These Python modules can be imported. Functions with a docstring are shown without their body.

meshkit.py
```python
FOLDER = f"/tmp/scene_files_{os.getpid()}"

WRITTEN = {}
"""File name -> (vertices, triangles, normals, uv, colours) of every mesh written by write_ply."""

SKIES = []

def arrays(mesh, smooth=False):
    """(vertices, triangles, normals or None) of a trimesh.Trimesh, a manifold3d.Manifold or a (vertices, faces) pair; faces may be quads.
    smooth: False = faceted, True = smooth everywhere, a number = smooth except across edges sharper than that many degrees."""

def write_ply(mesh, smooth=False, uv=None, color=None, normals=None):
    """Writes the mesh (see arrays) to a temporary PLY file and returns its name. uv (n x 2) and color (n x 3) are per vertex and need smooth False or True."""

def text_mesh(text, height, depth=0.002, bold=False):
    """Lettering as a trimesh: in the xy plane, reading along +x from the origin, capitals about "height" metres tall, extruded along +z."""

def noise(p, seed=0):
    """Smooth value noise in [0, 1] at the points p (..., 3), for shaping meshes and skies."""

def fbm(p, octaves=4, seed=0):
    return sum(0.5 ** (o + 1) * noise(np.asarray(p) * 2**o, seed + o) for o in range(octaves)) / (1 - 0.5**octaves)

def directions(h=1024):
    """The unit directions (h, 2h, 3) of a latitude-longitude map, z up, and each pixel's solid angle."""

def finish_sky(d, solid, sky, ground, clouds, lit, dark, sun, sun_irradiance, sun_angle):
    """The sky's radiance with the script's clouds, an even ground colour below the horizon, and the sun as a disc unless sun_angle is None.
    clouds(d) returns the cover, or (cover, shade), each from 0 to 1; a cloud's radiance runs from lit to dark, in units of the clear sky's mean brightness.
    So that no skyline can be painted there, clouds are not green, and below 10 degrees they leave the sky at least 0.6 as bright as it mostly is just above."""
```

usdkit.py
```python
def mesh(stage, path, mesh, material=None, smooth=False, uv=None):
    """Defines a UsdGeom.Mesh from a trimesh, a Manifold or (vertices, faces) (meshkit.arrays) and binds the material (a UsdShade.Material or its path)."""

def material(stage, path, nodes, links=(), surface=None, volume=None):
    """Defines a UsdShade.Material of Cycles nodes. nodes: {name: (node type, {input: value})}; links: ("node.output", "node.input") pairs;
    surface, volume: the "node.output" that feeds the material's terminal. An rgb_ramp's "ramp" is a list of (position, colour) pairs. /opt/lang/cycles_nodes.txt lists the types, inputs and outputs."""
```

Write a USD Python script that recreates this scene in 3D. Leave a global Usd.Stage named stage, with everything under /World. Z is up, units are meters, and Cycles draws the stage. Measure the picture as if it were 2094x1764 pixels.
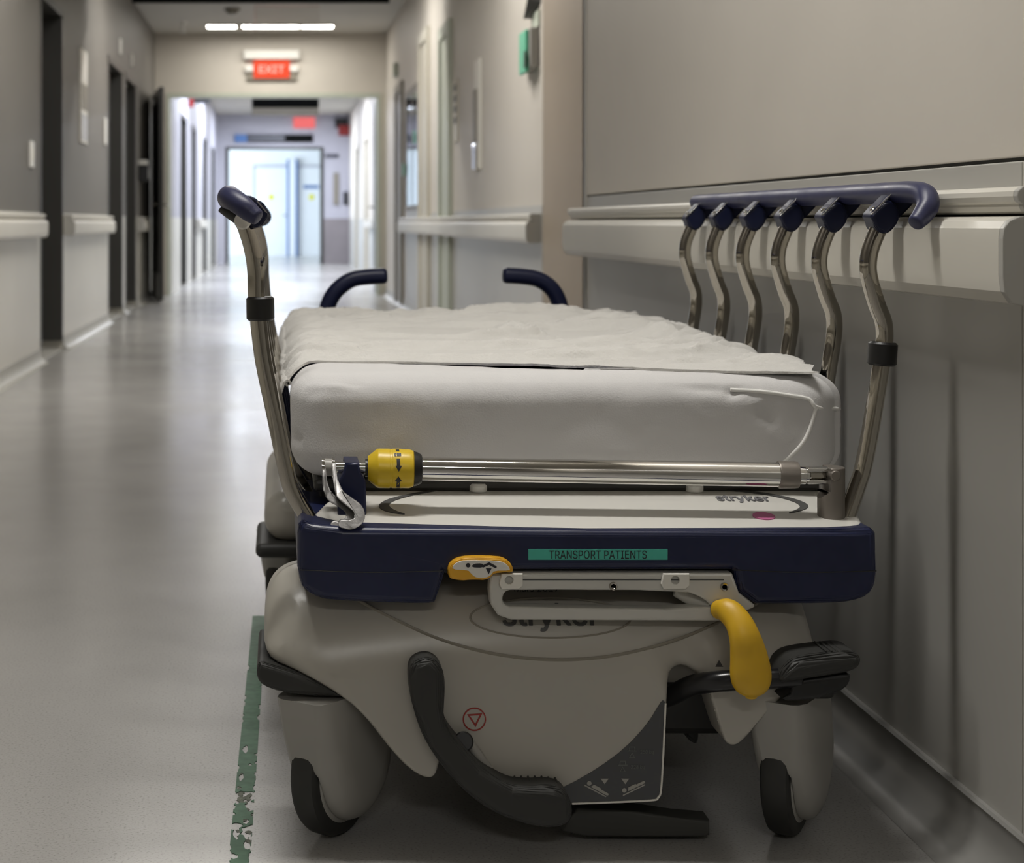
import math, random
import numpy as np, trimesh, manifold3d as m3, usdkit, meshkit
from pxr import Usd, UsdGeom, UsdLux, UsdShade, Gf, Sdf
from shapely.geometry import Polygon, LineString, Point, box as sbox, MultiPolygon
from shapely.ops import unary_union

stage = Usd.Stage.CreateInMemory()
UsdGeom.SetStageUpAxis(stage, 'Z'); UsdGeom.SetStageMetersPerUnit(stage, 1.0)
UsdGeom.Xform.Define(stage, '/World')
# ------------------------------------------------------------------ camera
H, F, VX, VY = 0.84, 3217.0, 570.0, 455.0       # eye height, focal length in pixels, vanishing point of the corridor
cam = UsdGeom.Camera.Define(stage, '/World/camera')
cam.AddTranslateOp().Set(Gf.Vec3d(0, 0, H)); cam.AddRotateXOp().Set(90.0)
cam.CreateHorizontalApertureAttr(36.0); cam.CreateVerticalApertureAttr(36.0 * 1764 / 2094)
cam.CreateFocalLengthAttr(36.0 * F / 2094)
cam.CreateHorizontalApertureOffsetAttr((1047 - VX) / 2094 * 36.0)
cam.CreateVerticalApertureOffsetAttr(-(882 - VY) / 2094 * 36.0)
cam.CreateFStopAttr(6.5); cam.CreateFocusDistanceAttr(2.13)
cam.CreateExposureAttr(0.0)
# ------------------------------------------------------------------ light (the lamps of the ceiling stand in their own builder)
LAMP = 86.0            # emission of a corridor lamp
LAMP2 = 250.0           # corridor lamps beyond the cross-corridor doors
DAY = 330.0            # daylight of the lobby window at the corridor's end
dome = UsdLux.DomeLight.Define(stage, '/World/dome'); dome.CreateIntensityAttr(0.02); dome.CreateColorAttr(Gf.Vec3f(.8, .9, 1))

# ------------------------------------------------------------------ helpers
used = {}
def numbered(path):
    n = used.get(path, 0); used[path] = n + 1
    return path if n == 0 else '%s_%03d' % (path, n)
def setd(p, label=None, cat=None, group=None, kind=None):
    for k, v in (('label', label), ('category', cat), ('group', group), ('kind', kind)):
        if v: p.SetCustomDataByKey(k, v)
    return p
def thing(name, label=None, cat=None, loc=(0, 0, 0), group=None, kind=None, parent=None):
    path = numbered((str(parent.GetPath()) if parent else '/World') + '/' + name)
    x = UsdGeom.Xform.Define(stage, path)
    if any(loc): x.AddTranslateOp().Set(Gf.Vec3d(*map(float, loc)))
    return setd(x.GetPrim(), label, cat, group, kind)
def obj(name, mesh, m, parent=None, smooth=False, label=None, cat=None, group=None, kind=None, loc=None):
    path = numbered((str(parent.GetPath()) if parent else '/World') + '/' + name)
    if loc is not None:
        mesh = mesh.copy(); mesh.apply_translation(-np.array(loc, float))
    p = usdkit.mesh(stage, path, mesh, MAT[m], smooth=smooth)
    if loc is not None: p.AddTranslateOp().Set(Gf.Vec3d(*map(float, loc)))
    return setd(p.GetPrim(), label, cat, group, kind)
def cat(ms): return trimesh.util.concatenate(ms)
def bx(x0, x1, y0, y1, z0, z1):
    m = trimesh.creation.box((abs(x1 - x0), abs(y1 - y0), abs(z1 - z0)))
    m.apply_translation(((x0 + x1) / 2, (y0 + y1) / 2, (z0 + z1) / 2)); return m
def rbx(x0, x1, y0, y1, z0, z1, r=.003, n=1):
    s = trimesh.creation.icosphere(n, r).vertices
    pts = np.concatenate([s + (a, b, c) for a in (x0 + r, x1 - r) for b in (y0 + r, y1 - r) for c in (z0 + r, z1 - r)])
    return trimesh.Trimesh(pts).convex_hull
def hull(pts): return trimesh.Trimesh(np.asarray(pts, float)).convex_hull
def at(px, py, d): return np.array([(px - VX) * d / F, d, H - (py - VY) * d / F])
def xz(px, py, d):
    p = at(px, py, d); return (p[0], p[2])
def chaikin(pts, n=2):
    p = np.asarray(pts, float)
    for _ in range(n):
        q = np.roll(p, -1, 0); p = np.stack([.75 * p + .25 * q, .25 * p + .75 * q], 1).reshape(-1, p.shape[1])
    return p
def pp(pts, d, n=2):
    q = [xz(a, b, d) for a, b in pts]
    return Polygon(chaikin(q, n) if n else q).buffer(0)
def polys(g): return [x for x in getattr(g, 'geoms', [g]) if x.geom_type == 'Polygon' and x.area > 1e-9]
def tri2(poly): return trimesh.creation.triangulate_polygon(poly, engine='earcut')
def rprism(poly, y0, y1, b=.003, n=3, wf=None):
    """poly in (x, z), extruded from y0 (towards the viewer) to y1, its front edges rounded by b."""
    V, T = [], []; off = 0
    key = lambda p: (round(p[0], 7), round(p[1], 7))
    rings = []
    for k in range(n + 1):
        d = b * (1 - math.cos(math.pi / 2 * k / n)) if b > 0 else 0
        y = y0 + (b - b * math.sin(math.pi / 2 * k / n) if b > 0 else 0)
        rings.append((poly.buffer(-d, join_style=1) if d > 0 else poly, y))
        if b <= 0: break
    def add(g, ys):
        nonlocal off
        for p in polys(g):
            v, f = tri2(p)
            if len(f) == 0: continue
            yy = np.array([ys(q) for q in v])
            # face the triangles to -y
            a = v[f[:, 0]]; c = np.cross(v[f[:, 1]] - a, v[f[:, 2]] - a)
            f = np.where((c > 0)[:, None], f, f[:, ::-1])
            V.append(np.column_stack([v[:, 0], yy, v[:, 1]])); T.append(f + off); off += len(v)
    for k in range(len(rings) - 1):
        (g0, ya), (g1, yb) = rings[k], rings[k + 1]
        inner = {key(c) for p in polys(g1) for r in [p.exterior, *p.interiors] for c in r.coords}
        add(g0.difference(g1), lambda q: yb if key(q) in inner else ya)
    gl, yl = rings[-1]; add(gl, lambda q: yl)
    ys = rings[0][1]
    for p in polys(poly):
        for r in [p.exterior, *p.interiors]:
            c = np.array(r.coords)[:-1]; m = len(c)
            if (r is p.exterior) != r.is_ccw: c = c[::-1]
            v = np.vstack([np.column_stack([c[:, 0], np.full(m, ys), c[:, 1]]), np.column_stack([c[:, 0], np.full(m, y1), c[:, 1]])])
            i = np.arange(m); j = (i + 1) % m
            f = np.vstack([np.column_stack([i, j, j + m]), np.column_stack([i, j + m, i + m])])
            V.append(v); T.append(f[:, ::-1] + off); off += len(v)
        v, f = tri2(p)
        a = v[f[:, 0]]; cz = np.cross(v[f[:, 1]] - a, v[f[:, 2]] - a); f = np.where((cz < 0)[:, None], f, f[:, ::-1])
        V.append(np.column_stack([v[:, 0], np.full(len(v), y1), v[:, 1]])); T.append(f + off); off += len(v)
    v, t = np.vstack(V), np.vstack(T)
    if wf is not None: v = wf(v)
    m = trimesh.Trimesh(v, t, process=False); m.merge_vertices(digits_vertex=6); m.fix_normals()
    return m
def prism_z(poly, z0, z1):
    return cat([trimesh.creation.extrude_polygon(p, z1 - z0, engine='earcut').apply_translation((0, 0, z0)) for p in polys(poly)])
def spline(pts, n=8):
    p = np.asarray(pts, float)
    if len(p) < 3: return np.array([p[0] + (p[-1] - p[0]) * t for t in np.linspace(0, 1, n + 1)])
    q = np.vstack([2 * p[0] - p[1], p, 2 * p[-1] - p[-2]]); out = []
    for i in range(1, len(q) - 2):
        a, b, c, d = q[i - 1], q[i], q[i + 1], q[i + 2]
        for t in np.linspace(0, 1, n, endpoint=False):
            out.append(.5 * (2 * b + (c - a) * t + (2 * a - 5 * b + 4 * c - d) * t * t + (3 * b - a - 3 * c + d) * t ** 3))
    return np.vstack([out, p[-1]])
def tube(pts, r, sides=24, n=8, flat=None, round_end=True, sm=True):
    """swept tube; r a number or one radius per point; flat=(axis, scale) squeezes the section along a world axis."""
    pts = np.asarray(pts, float)
    rr = np.full(len(pts), r) if np.ndim(r) == 0 else np.asarray(r, float)
    q = spline(np.column_stack([pts, rr]), n) if sm else np.column_stack([pts, rr])
    p, rr = q[:, :3], np.abs(q[:, 3])
    t = np.gradient(p, axis=0); t /= np.linalg.norm(t, axis=1, keepdims=True)
    if round_end:
        e = rr[0], rr[-1]; a = [(math.cos(u), math.sin(u)) for u in np.linspace(.15, 1.25, 3)]
        sh = min(1.0, round_end if round_end is not True else .35)
        p0 = [p[0] - t[0] * e[0] * sh * s for c, s in a][::-1]; p1 = [p[-1] + t[-1] * e[1] * sh * s for c, s in a]
        r0 = [e[0] * (1 - sh * (1 - c)) for c, s in a][::-1]; r1 = [e[1] * (1 - sh * (1 - c)) for c, s in a]
        p = np.vstack([p0, p, p1]); rr = np.concatenate([r0, rr, r1]); t = np.vstack([np.repeat(t[:1], 3, 0), t, np.repeat(t[-1:], 3, 0)])
    u = np.cross(t[0], (0, 0, 1) if abs(t[0][2]) < .9 else (1, 0, 0)); us = []
    for k in range(len(p)):
        u = u - t[k] * np.dot(u, t[k]); u /= np.linalg.norm(u); us.append(u)
    us = np.array(us); vs = np.cross(t, us); a = np.arange(sides) * 2 * np.pi / sides
    off = np.cos(a)[None, :, None] * us[:, None] + np.sin(a)[None, :, None] * vs[:, None]
    if flat: off[:, :, flat[0]] *= flat[1]
    v = (p[:, None] + rr[:, None, None] * off).reshape(-1, 3); m = len(p)
    i, j = np.meshgrid(np.arange(m - 1), np.arange(sides), indexing='ij')
    A, B = i * sides + j, i * sides + (j + 1) % sides
    f = np.vstack([np.stack([A, B, B + sides], -1).reshape(-1, 3), np.stack([A, B + sides, A + sides], -1).reshape(-1, 3)])
    c0, c1 = len(v), len(v) + 1; v = np.vstack([v, p[0], p[-1]]); s = np.arange(sides)
    f = np.vstack([f, np.column_stack([np.full(sides, c0), (s + 1) % sides, s]), np.column_stack([np.full(sides, c1), (m - 1) * sides + s, (m - 1) * sides + (s + 1) % sides])])
    mm = trimesh.Trimesh(v, f, process=False); mm.fix_normals(); return mm
def lathe(profile, p0, axis, sides=48):
    """profile [(s, r)] revolved about the line from p0 along axis."""
    pr = np.asarray(profile, float); ax = np.asarray(axis, float); ax /= np.linalg.norm(ax)
    p = np.asarray(p0, float) + pr[:, :1] * ax
    u = np.cross(ax, (0, 0, 1) if abs(ax[2]) < .9 else (1, 0, 0)); u /= np.linalg.norm(u); w = np.cross(ax, u); a = np.arange(sides) * 2 * np.pi / sides
    v = (p[:, None] + pr[:, 1][:, None, None] * (np.cos(a)[None, :, None] * u + np.sin(a)[None, :, None] * w)).reshape(-1, 3); m = len(pr)
    i, j = np.meshgrid(np.arange(m - 1), np.arange(sides), indexing='ij'); A, B = i * sides + j, i * sides + (j + 1) % sides
    f = np.vstack([np.stack([A, B, B + sides], -1).reshape(-1, 3), np.stack([A, B + sides, A + sides], -1).reshape(-1, 3)])
    mm = trimesh.Trimesh(v, f, process=False); mm.merge_vertices(digits_vertex=7); mm.update_faces(mm.nondegenerate_faces()); mm.fix_normals(); return mm
def cyl(p0, p1, r, sides=32, b=None):
    L = np.linalg.norm(np.subtract(p1, p0)); b = min(r * .15, L * .2) if b is None else b
    return lathe([(0, 0), (0, r - b), (b, r), (L - b, r), (L, r - b), (L, 0)], p0, np.subtract(p1, p0), sides)
def text_xz(s, x0, z0, width, h, y, depth=.0008, bold=False):
    """lettering standing in the x-z plane, read from -y; its left foot at (x0, z0)."""
    m = meshkit.text_mesh(s, h, depth, bold); v = m.vertices.copy()
    k = width / (v[:, 0].max() - v[:, 0].min()); v[:, 0] = (v[:, 0] - v[:, 0].min()) * k
    m.vertices = np.column_stack([v[:, 0] + x0, y - v[:, 2], v[:, 1] + z0]); return m
def text_wall(s, x, y0, z0, width, h, side, depth=.001):
    """lettering on a side wall (side=+1: on the right wall facing -x; -1: on the left wall facing +x)."""
    m = meshkit.text_mesh(s, h, depth, True); v = m.vertices.copy(); k = width / np.ptp(v[:, 0])
    yy = (v[:, 0] - v[:, 0].min()) * k
    m.vertices = np.column_stack([x - side * v[:, 2], y0 + (-yy if side > 0 else yy), v[:, 1] + z0]); return m

# ------------------------------------------------------------------ materials
MAT = {}
def lin(c): return tuple((x / 12.92 if x <= .04045 else ((x + .055) / 1.055) ** 2.4) for x in np.asarray(c, float) / 255)
def mat(name, col, rough=.5, metal=0., var=.06, vscale=3., bump=0., bscale=150., spec=.5, coat=0., sheen=0., rvar=.0, stretch=None, dark=None):
    n = {'g': ('texture_coordinate', {}), 'n': ('noise_texture', {'scale': vscale, 'detail': 4.0}), 'p': ('principled_bsdf', {'roughness': rough, 'metallic': metal, 'specular_ior_level': spec, 'coat_weight': coat, 'sheen_weight': sheen})}
    c = np.array(col); lo, hi = np.clip(c * (1 - var), 0, 1), np.clip(c * (1 + var), 0, 1)
    n['r'] = ('rgb_ramp', {'ramp': [(0.25, lo), (.75, hi)]})
    l = [('n.fac', 'r.fac'), ('r.color', 'p.base_color')]
    if stretch:
        n['m'] = ('mapping', {'scale': stretch}); l += [('g.object', 'm.vector'), ('m.vector', 'n.vector')]
    else: l += [('g.object', 'n.vector')]
    if rvar:
        n['mr'] = ('map_range', {'from_min': .3, 'from_max': .7, 'to_min': rough - rvar, 'to_max': rough + rvar}); l += [('n.fac', 'mr.value'), ('mr.result', 'p.roughness')]
    if bump:
        n['b'] = ('noise_texture', {'scale': bscale, 'detail': 3.0}); n['bb'] = ('bump', {'strength': bump, 'distance': .002})
        l += [('g.object', 'b.vector'), ('b.fac', 'bb.height'), ('bb.normal', 'p.normal')]
    MAT[name] = usdkit.material(stage, '/World/Looks/' + name, n, l, surface='p.BSDF')
def emit(name, col, s):
    MAT[name] = usdkit.material(stage, '/World/Looks/' + name, {'e': ('emission', {'color': col, 'strength': s})}, [], surface='e.emission')
# floor vinyl: fine flecks, slightly wavy gloss
MAT['floor'] = usdkit.material(stage, '/World/Looks/floor', {
    'g': ('geometry', {}), 'n': ('noise_texture', {'scale': 260., 'detail': 2.}), 'n2': ('noise_texture', {'scale': 1.3, 'detail': 4.}),
    'r': ('rgb_ramp', {'ramp': [(.28, (.27, .262, .25)), (.42, (.39, .38, .365)), (.7, (.42, .41, .395))]}),
    'r2': ('rgb_ramp', {'ramp': [(.3, (.9, .9, .9)), (.7, (1., 1., 1.))]}), 'mx': ('mix', {'mix_type': 'multiply', 'fac': 1.0}),
    'w': ('noise_texture', {'scale': 2.2, 'detail': 1.}), 'b': ('bump', {'strength': .012, 'distance': .02}),
    'mr': ('map_range', {'from_min': .3, 'from_max': .7, 'to_min': .2, 'to_max': .25}),
    'p': ('principled_bsdf', {'specular_ior_level': .5})},
    [('g.position', 'n.vector'), ('g.position', 'n2.vector'), ('g.position', 'w.vector'), ('n.fac', 'r.fac'), ('n2.fac', 'r2.fac'), ('r.color', 'mx.color1'), ('r2.color', 'mx.color2'),
     ('mx.color', 'p.base_color'), ('w.fac', 'b.height'), ('b.normal', 'p.normal'), ('n2.fac', 'mr.value'), ('mr.result', 'p.roughness')], surface='p.BSDF')
mat('wall_cream', (.60, .56, .50), .5, var=.03, bump=.03)
mat('wall_low', (.43, .42, .39), .34, var=.03, bump=.03, bscale=60)
mat('wall_taupe', (.15, .14, .125), .5, var=.04, bump=.04)
mat('wall_low_left', (.62, .60, .54), .35, var=.03)
mat('wall_beige', (.34, .285, .225), .55, var=.03)
mat('ceiling', (.55, .53, .48), .7, var=.02)
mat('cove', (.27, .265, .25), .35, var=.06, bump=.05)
mat('cove_left', (.42, .41, .375), .4, var=.06)
mat('rail_cream', (.62, .595, .53), .38, var=.025, vscale=5)
mat('rail_gap', (.05, .05, .045), .6)
mat('frame_dark', (.035, .034, .031), .4)
mat('frame_cream', (.58, .55, .47), .45)
mat('frame_sage', (.48, .51, .43), .45)
mat('frame_taupe', (.22, .20, .16), .45)
mat('door_dark', (.02, .021, .02), .35)
mat('door_grey', (.16, .155, .14), .4)
mat('lobby_white', (.8, .82, .84), .5, var=.02)
mat('wall_blue', (.42, .42, .48), .5, var=.03)
mat('wainscot', (.22, .20, .21), .5)
mat('plastic_white', (.78, .77, .73), .35, var=.02)
mat('deck_white', (.66, .645, .60), .3, var=.02, vscale=8, coat=.2)
mat('hood_grey', (.41, .39, .345), .29, var=.03, vscale=7, bump=.02, bscale=400)
mat('cover_grey', (.32, .31, .285), .4, var=.05, vscale=9)
mat('navy', (.0075, .012, .050), .32, var=.1, vscale=10, rvar=.05)
mat('navy_dark', (.006, .009, .034), .4, var=.1, vscale=12, spec=.3)
mat('navy_top', (.022, .025, .075), .42, var=.1, vscale=14, rvar=.08)
mat('navy_cloth', (.012, .022, .09), .7, var=.1)
mat('rubber', (.022, .022, .020), .55, var=.12, bump=.05)
mat('black', (.008, .008, .008), .4)
mat('black_gloss', (.010, .010, .011), .22)
mat('yellow', (.68, .47, .02), .34, var=.06, vscale=12)
mat('yellow_handle', (.62, .37, .015), .42, var=.08, vscale=14, bump=.04, bscale=300)
mat('amber', (.70, .36, .02), .35)
mat('chrome', (.42, .395, .35), .05, 1., var=.05, vscale=20, rvar=.02)
mat('chrome_bright', (.68, .67, .645), .07, 1., var=.04, vscale=20)
mat('steel', (.21, .205, .20), .42, .9, var=.22, vscale=70, bump=.2, bscale=120)
mat('steel_matte', (.24, .215, .19), .46, .65, var=.06, bump=.05, bscale=600)
mat('sheet', (.62, .61, .605), .9, var=.03, vscale=6, bump=.25, bscale=420, sheen=.2)
mat('blanket', (.60, .585, .555), .95, var=.04, vscale=9, bump=.6, bscale=260, sheen=.25)
mat('seam_white', (.8, .79, .76), .8)
emit('lit_pane', (.72, .84, 1.), .75)
mat('ink', (.02, .02, .025), .5, var=0)
mat('ink_soft', (.07, .07, .068), .5, var=0)
mat('logo_grey', (.17, .17, .18), .5, var=0)
mat('teal', (.07, .46, .36), .45, var=.04)
mat('pink', (.50, .13, .28), .5, var=.04)
mat('slate', (.06, .062, .066), .4, var=.04)
mat('label_white', (.74, .72, .66), .45, var=.02)
mat('label_print', (.33, .32, .29), .5, var=0)
mat('label_faint', (.13, .14, .13), .5, var=0)
mat('red_print', (.30, .025, .02), .5, var=0)
mat('tape_green', (.075, .155, .095), .6, var=.25, vscale=60)
mat('tape_residue', (.12, .13, .10), .7, var=.3, vscale=80)
mat('tab_white', (.55, .54, .50), .4)
mat('alarm_red', (.25, .015, .015), .4)
mat('sign_black', (.012, .013, .016), .4)
mat('sign_matt', (.004, .0045, .005), .8, spec=.1)
mat('sign_blue', (.06, .16, .40), .4)
mat('sign_dim', (.06, .065, .085), .4)
mat('sign_silver', (.45, .45, .45), .35, .3)
mat('green_box', (.12, .52, .33), .35)
mat('sticker_yellow', (.75, .72, .05), .5)
mat('acrylic', (.45, .30, .26), .3)
MAT['glass'] = usdkit.material(stage, '/World/Looks/glass', {'t': ('transparent_bsdf', {'color': (.8, .85, .86)}), 'g': ('glossy_bsdf', {'color': (.9, .92, .95), 'roughness': .06}), 'f': ('fresnel', {'IOR': 1.6}), 'm': ('mix_closure', {})},
    [('f.fac', 'm.fac'), ('t.BSDF', 'm.closure1'), ('g.BSDF', 'm.closure2')], surface='m.closure')
MAT['clear'] = usdkit.material(stage, '/World/Looks/clear', {'t': ('transparent_bsdf', {'color': (.96, .96, .95)}), 'g': ('diffuse_bsdf', {'color': (.6, .5, .46)}), 'm': ('mix_closure', {'fac': .05})}, [('t.BSDF', 'm.closure1'), ('g.BSDF', 'm.closure2')], surface='m.closure')
emit('lamp', (1., .97, .92), LAMP); emit('lamp_fill', (1., .975, .93), LAMP * .6); emit('lamp_near', (1., .975, .93), LAMP * .76); emit('lamp_old', (1., .96, .88), LAMP * .42); emit('lamp2', (.84, .89, 1.), LAMP2)
emit('exit_red', (1., .10, .045), 1.1); emit('exit_letter', (1., .62, .5), 1.0); emit('exit_pink', (1., .2, .2), .9)

# ------------------------------------------------------------------ the setting
XL, XR, XF, ZC = -1.435, 0.92, 1.24, 3.03       # left wall, right wall, right wall further on, ceiling
YH, YE, YB = 18.2, 31.8, 39.7                   # wall with the cross-corridor doors, end of the corridor, lobby's back wall
XL2, XR2 = -1.25, 1.43                          # walls beyond the cross-corridor doors
obj('floor', bx(-5, 5, -7, 41, -.1, 0), 'floor', kind='structure', label='glossy warm grey flecked vinyl floor of the corridor')
obj('ceiling', bx(-5, 5, -7, 41, ZC, ZC + .1), 'ceiling', kind='structure')
obj('wall_back', bx(-1.6, 1.4, -7.1, -7, 0, ZC), 'wall_cream', kind='structure')

def cove(x, y0, y1, side, h=.085, R=.055):
    """vinyl skirting with a hollow foot running along a side wall; side=+1: on the right wall."""
    a = np.linspace(0, math.pi / 2, 9)
    prof = [(0.0, 0.0)] + [(-R - .003, 0.0006)] + [(-.006 - R * (1 - math.sin(t)), .0006 + R * (1 - math.cos(t))) for t in a][1:] + [(-.006, h - .008), (-.009, h - .004), (-.006, h), (0, h)]
    p = Polygon([(x + side * u, v) for u, v in prof]).buffer(0)
    return rprism(p, y0, y1, 0)
# right wall, near
wr = thing('wall_right', kind='structure', label='pale wall behind the stretcher with a recessed joint above the crash rail')
obj('wall_core', bx(XR + .006, XR + .3, -7, 4.72, 0, ZC), 'rail_gap', wr)
obj('upper_panel', rbx(XR, XR + .02, -7, 4.72, .9215, ZC, .002), 'wall_cream', wr)
obj('lower_panel', rbx(XR - .001, XR + .02, -7, 1.945, .02, .9165, .002), 'wall_low', wr)
obj('lower_panel', rbx(XR, XR + .02, 1.948, 4.72, .02, .9165, .002), 'wall_low', wr)
obj('baseboard_right', cove(XR, -7, 4.74, 1), 'cove', smooth=30, kind='structure')
obj('trim_1', cat([rbx(XR - .004, XR + .05, 4.705, 4.745, .09, ZC, .003), rbx(XR - .004, XR + .3, 4.72, 4.745, .09, ZC, .003)]), 'wall_low', kind='structure', label='pale corner guard where the right wall steps back')
# right wall, further on
wf = thing('wall_right', kind='structure')
obj('beige_panel', bx(XF, XF + .2, 4.74, 7.39, 0, ZC), 'wall_beige', wf, label='taupe painted wall strip')
obj('wall_panel', bx(XF, XF + .2, 7.39, 13.98, .92, ZC), 'wall_cream', wf)
obj('lower_panel', bx(XF - .002, XF + .2, 7.39, 13.98, .0, .92), 'wall_low', wf)
obj('wall_panel', bx(XF, XF + .2, 13.98, 15.32, 2.06, ZC), 'wall_cream', wf)
obj('lower_panel', bx(XF - .002, XF + .2, 13.98, 15.32, 0, .97), 'wall_low', wf)
obj('wall_panel', bx(XF, XF + .2, 15.32, YH, 0, ZC), 'wall_cream', wf)
obj('baseboard_right', cove(XF, 4.74, YH, 1), 'cove_left', smooth=30, kind='structure')
# left wall with three recessed doorways
doors = [(9.45, 10.45), (13.22, 14.42), (14.70, 15.78)]
wl = thing('wall_left', kind='structure', label='dark taupe left wall with a cream lower half')
ends = [-7] + [v for d in doors for v in d] + [YH]
for a, b in zip(ends[::2], ends[1::2]):
    obj('upper_panel', bx(XL - .3, XL, a, b, .90, ZC), 'wall_taupe', wl)
    obj('lower_panel', bx(XL - .3, XL + .002, a, b, 0, .90), 'wall_low_left', wl)
    obj('baseboard_left', cove(XL, a, b, -1), 'cove_left', smooth=30, kind='structure')
for i, (a, b) in enumerate(doors):
    obj('lintel', bx(XL - .3, XL, a, b, 2.25, ZC), 'wall_taupe', wl)
    dl = ['dark door frame in the left wall, nearest of its row', 'dark door frame in the left wall, middle of the three', 'dark door frame just past its twin on the left wall'][i]
    D = thing('door_%d' % (i + 1), kind='structure', label=dl)
    obj('door_frame', cat([bx(XL - .16, XL + .004, b - .05, b + .004, .06, 2.25), bx(XL - .16, XL + .004, a, a + .05, .06, 2.25), bx(XL - .16, XL + .004, a, b, 2.2, 2.25)]), 'frame_dark', D)
    obj('door_leaf', bx(XL - .2, XL - .155, a + .04, b - .04, .01, 2.21), 'door_grey', D)
    h = tube([(XL - .155, a + .13, 1.02), (XL - .11, a + .13, 1.02), (XL - .11, a + .25, 1.02)], .009, 12)
    obj('door_handle', h, 'chrome', D, smooth=True)
    obj('frame_foot', bx(XL - .16, XL, a, b, 0, .012), 'cove_left', D)
# wall with the cross-corridor opening
OX0, OX1, OZ = -1.30, 1.175, 2.34
wh = thing('wall_header', kind='structure', label='cream wall with the exit sign over the cross-corridor opening')
obj('wall_panel', bx(XL - .3, XF + .2, YH, YH + .2, OZ, ZC), 'wall_cream', wh)
obj('jamb', bx(XL - .3, OX0, YH, YH + .2, 0, OZ), 'wall_cream', wh)
obj('jamb', bx(OX1, XR2 + .3, YH, YH + .2, 0, OZ), 'frame_cream', wh)
obj('trim_2', cat([bx(OX0, OX1, YH - .01, YH + .21, OZ - .05, OZ), bx(OX0, OX0 + .04, YH - .01, YH + .21, 0, OZ - .05), bx(OX1 - .04, OX1, YH - .01, YH + .21, 0, OZ - .05)]), 'frame_sage', kind='structure', label='metal frame of the cross-corridor opening')
def leaf(p0, p1, z0, z1, t=.045):
    p0, p1 = np.array(p0, float), np.array(p1, float); u = (p1 - p0) / np.linalg.norm(p1 - p0); n = np.array((-u[1], u[0])) * t / 2
    return hull([(q[0] + s * n[0], q[1] + s * n[1], z) for q in (p0, p1) for s in (-1, 1) for z in (z0, z1)]), u, n
def open_door(k, p0, p1, label, lm, side):
    D = thing('door_%d' % k, kind='structure', label=label)
    m, u, n = leaf(p0, p1, .02, 2.26); obj('door_leaf', m, lm, D)
    e = np.array(p1) - u * .08
    for s in (-1, 1):
        q = e + n * s; w = n / np.linalg.norm(n) * s * .05
        obj('door_handle', tube([(q[0], q[1], 1.03), (q[0] + w[0], q[1] + w[1], 1.03), (q[0] + w[0] - u[0] * .12, q[1] + w[1] - u[1] * .12, 1.03)], .011, 12), 'chrome', D, smooth=True)
        g = np.array(p0) + u * .06 + n * s * 1.2
    c = np.array(p0) + u * .35
    obj('door_closer', rbx(c[0] - .035, c[0] + .035, c[1] - .13, c[1] + .13, 2.12, 2.19, .006), 'sign_silver', D)
    obj('kick_plate', leaf(np.array(p0) + u * .05, np.array(p1) - u * .05, .05, .3, .05)[0], 'sign_silver', D)
open_door(4, (-1.405, 17.62), (-1.225, 16.45), 'black door leaf standing open against the left wall', 'door_dark', -1)
open_door(5, (1.15, 18.45), (1.20, 19.55), 'dark edged door leaf folded back at the right of the opening', 'door_dark', 1)
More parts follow.
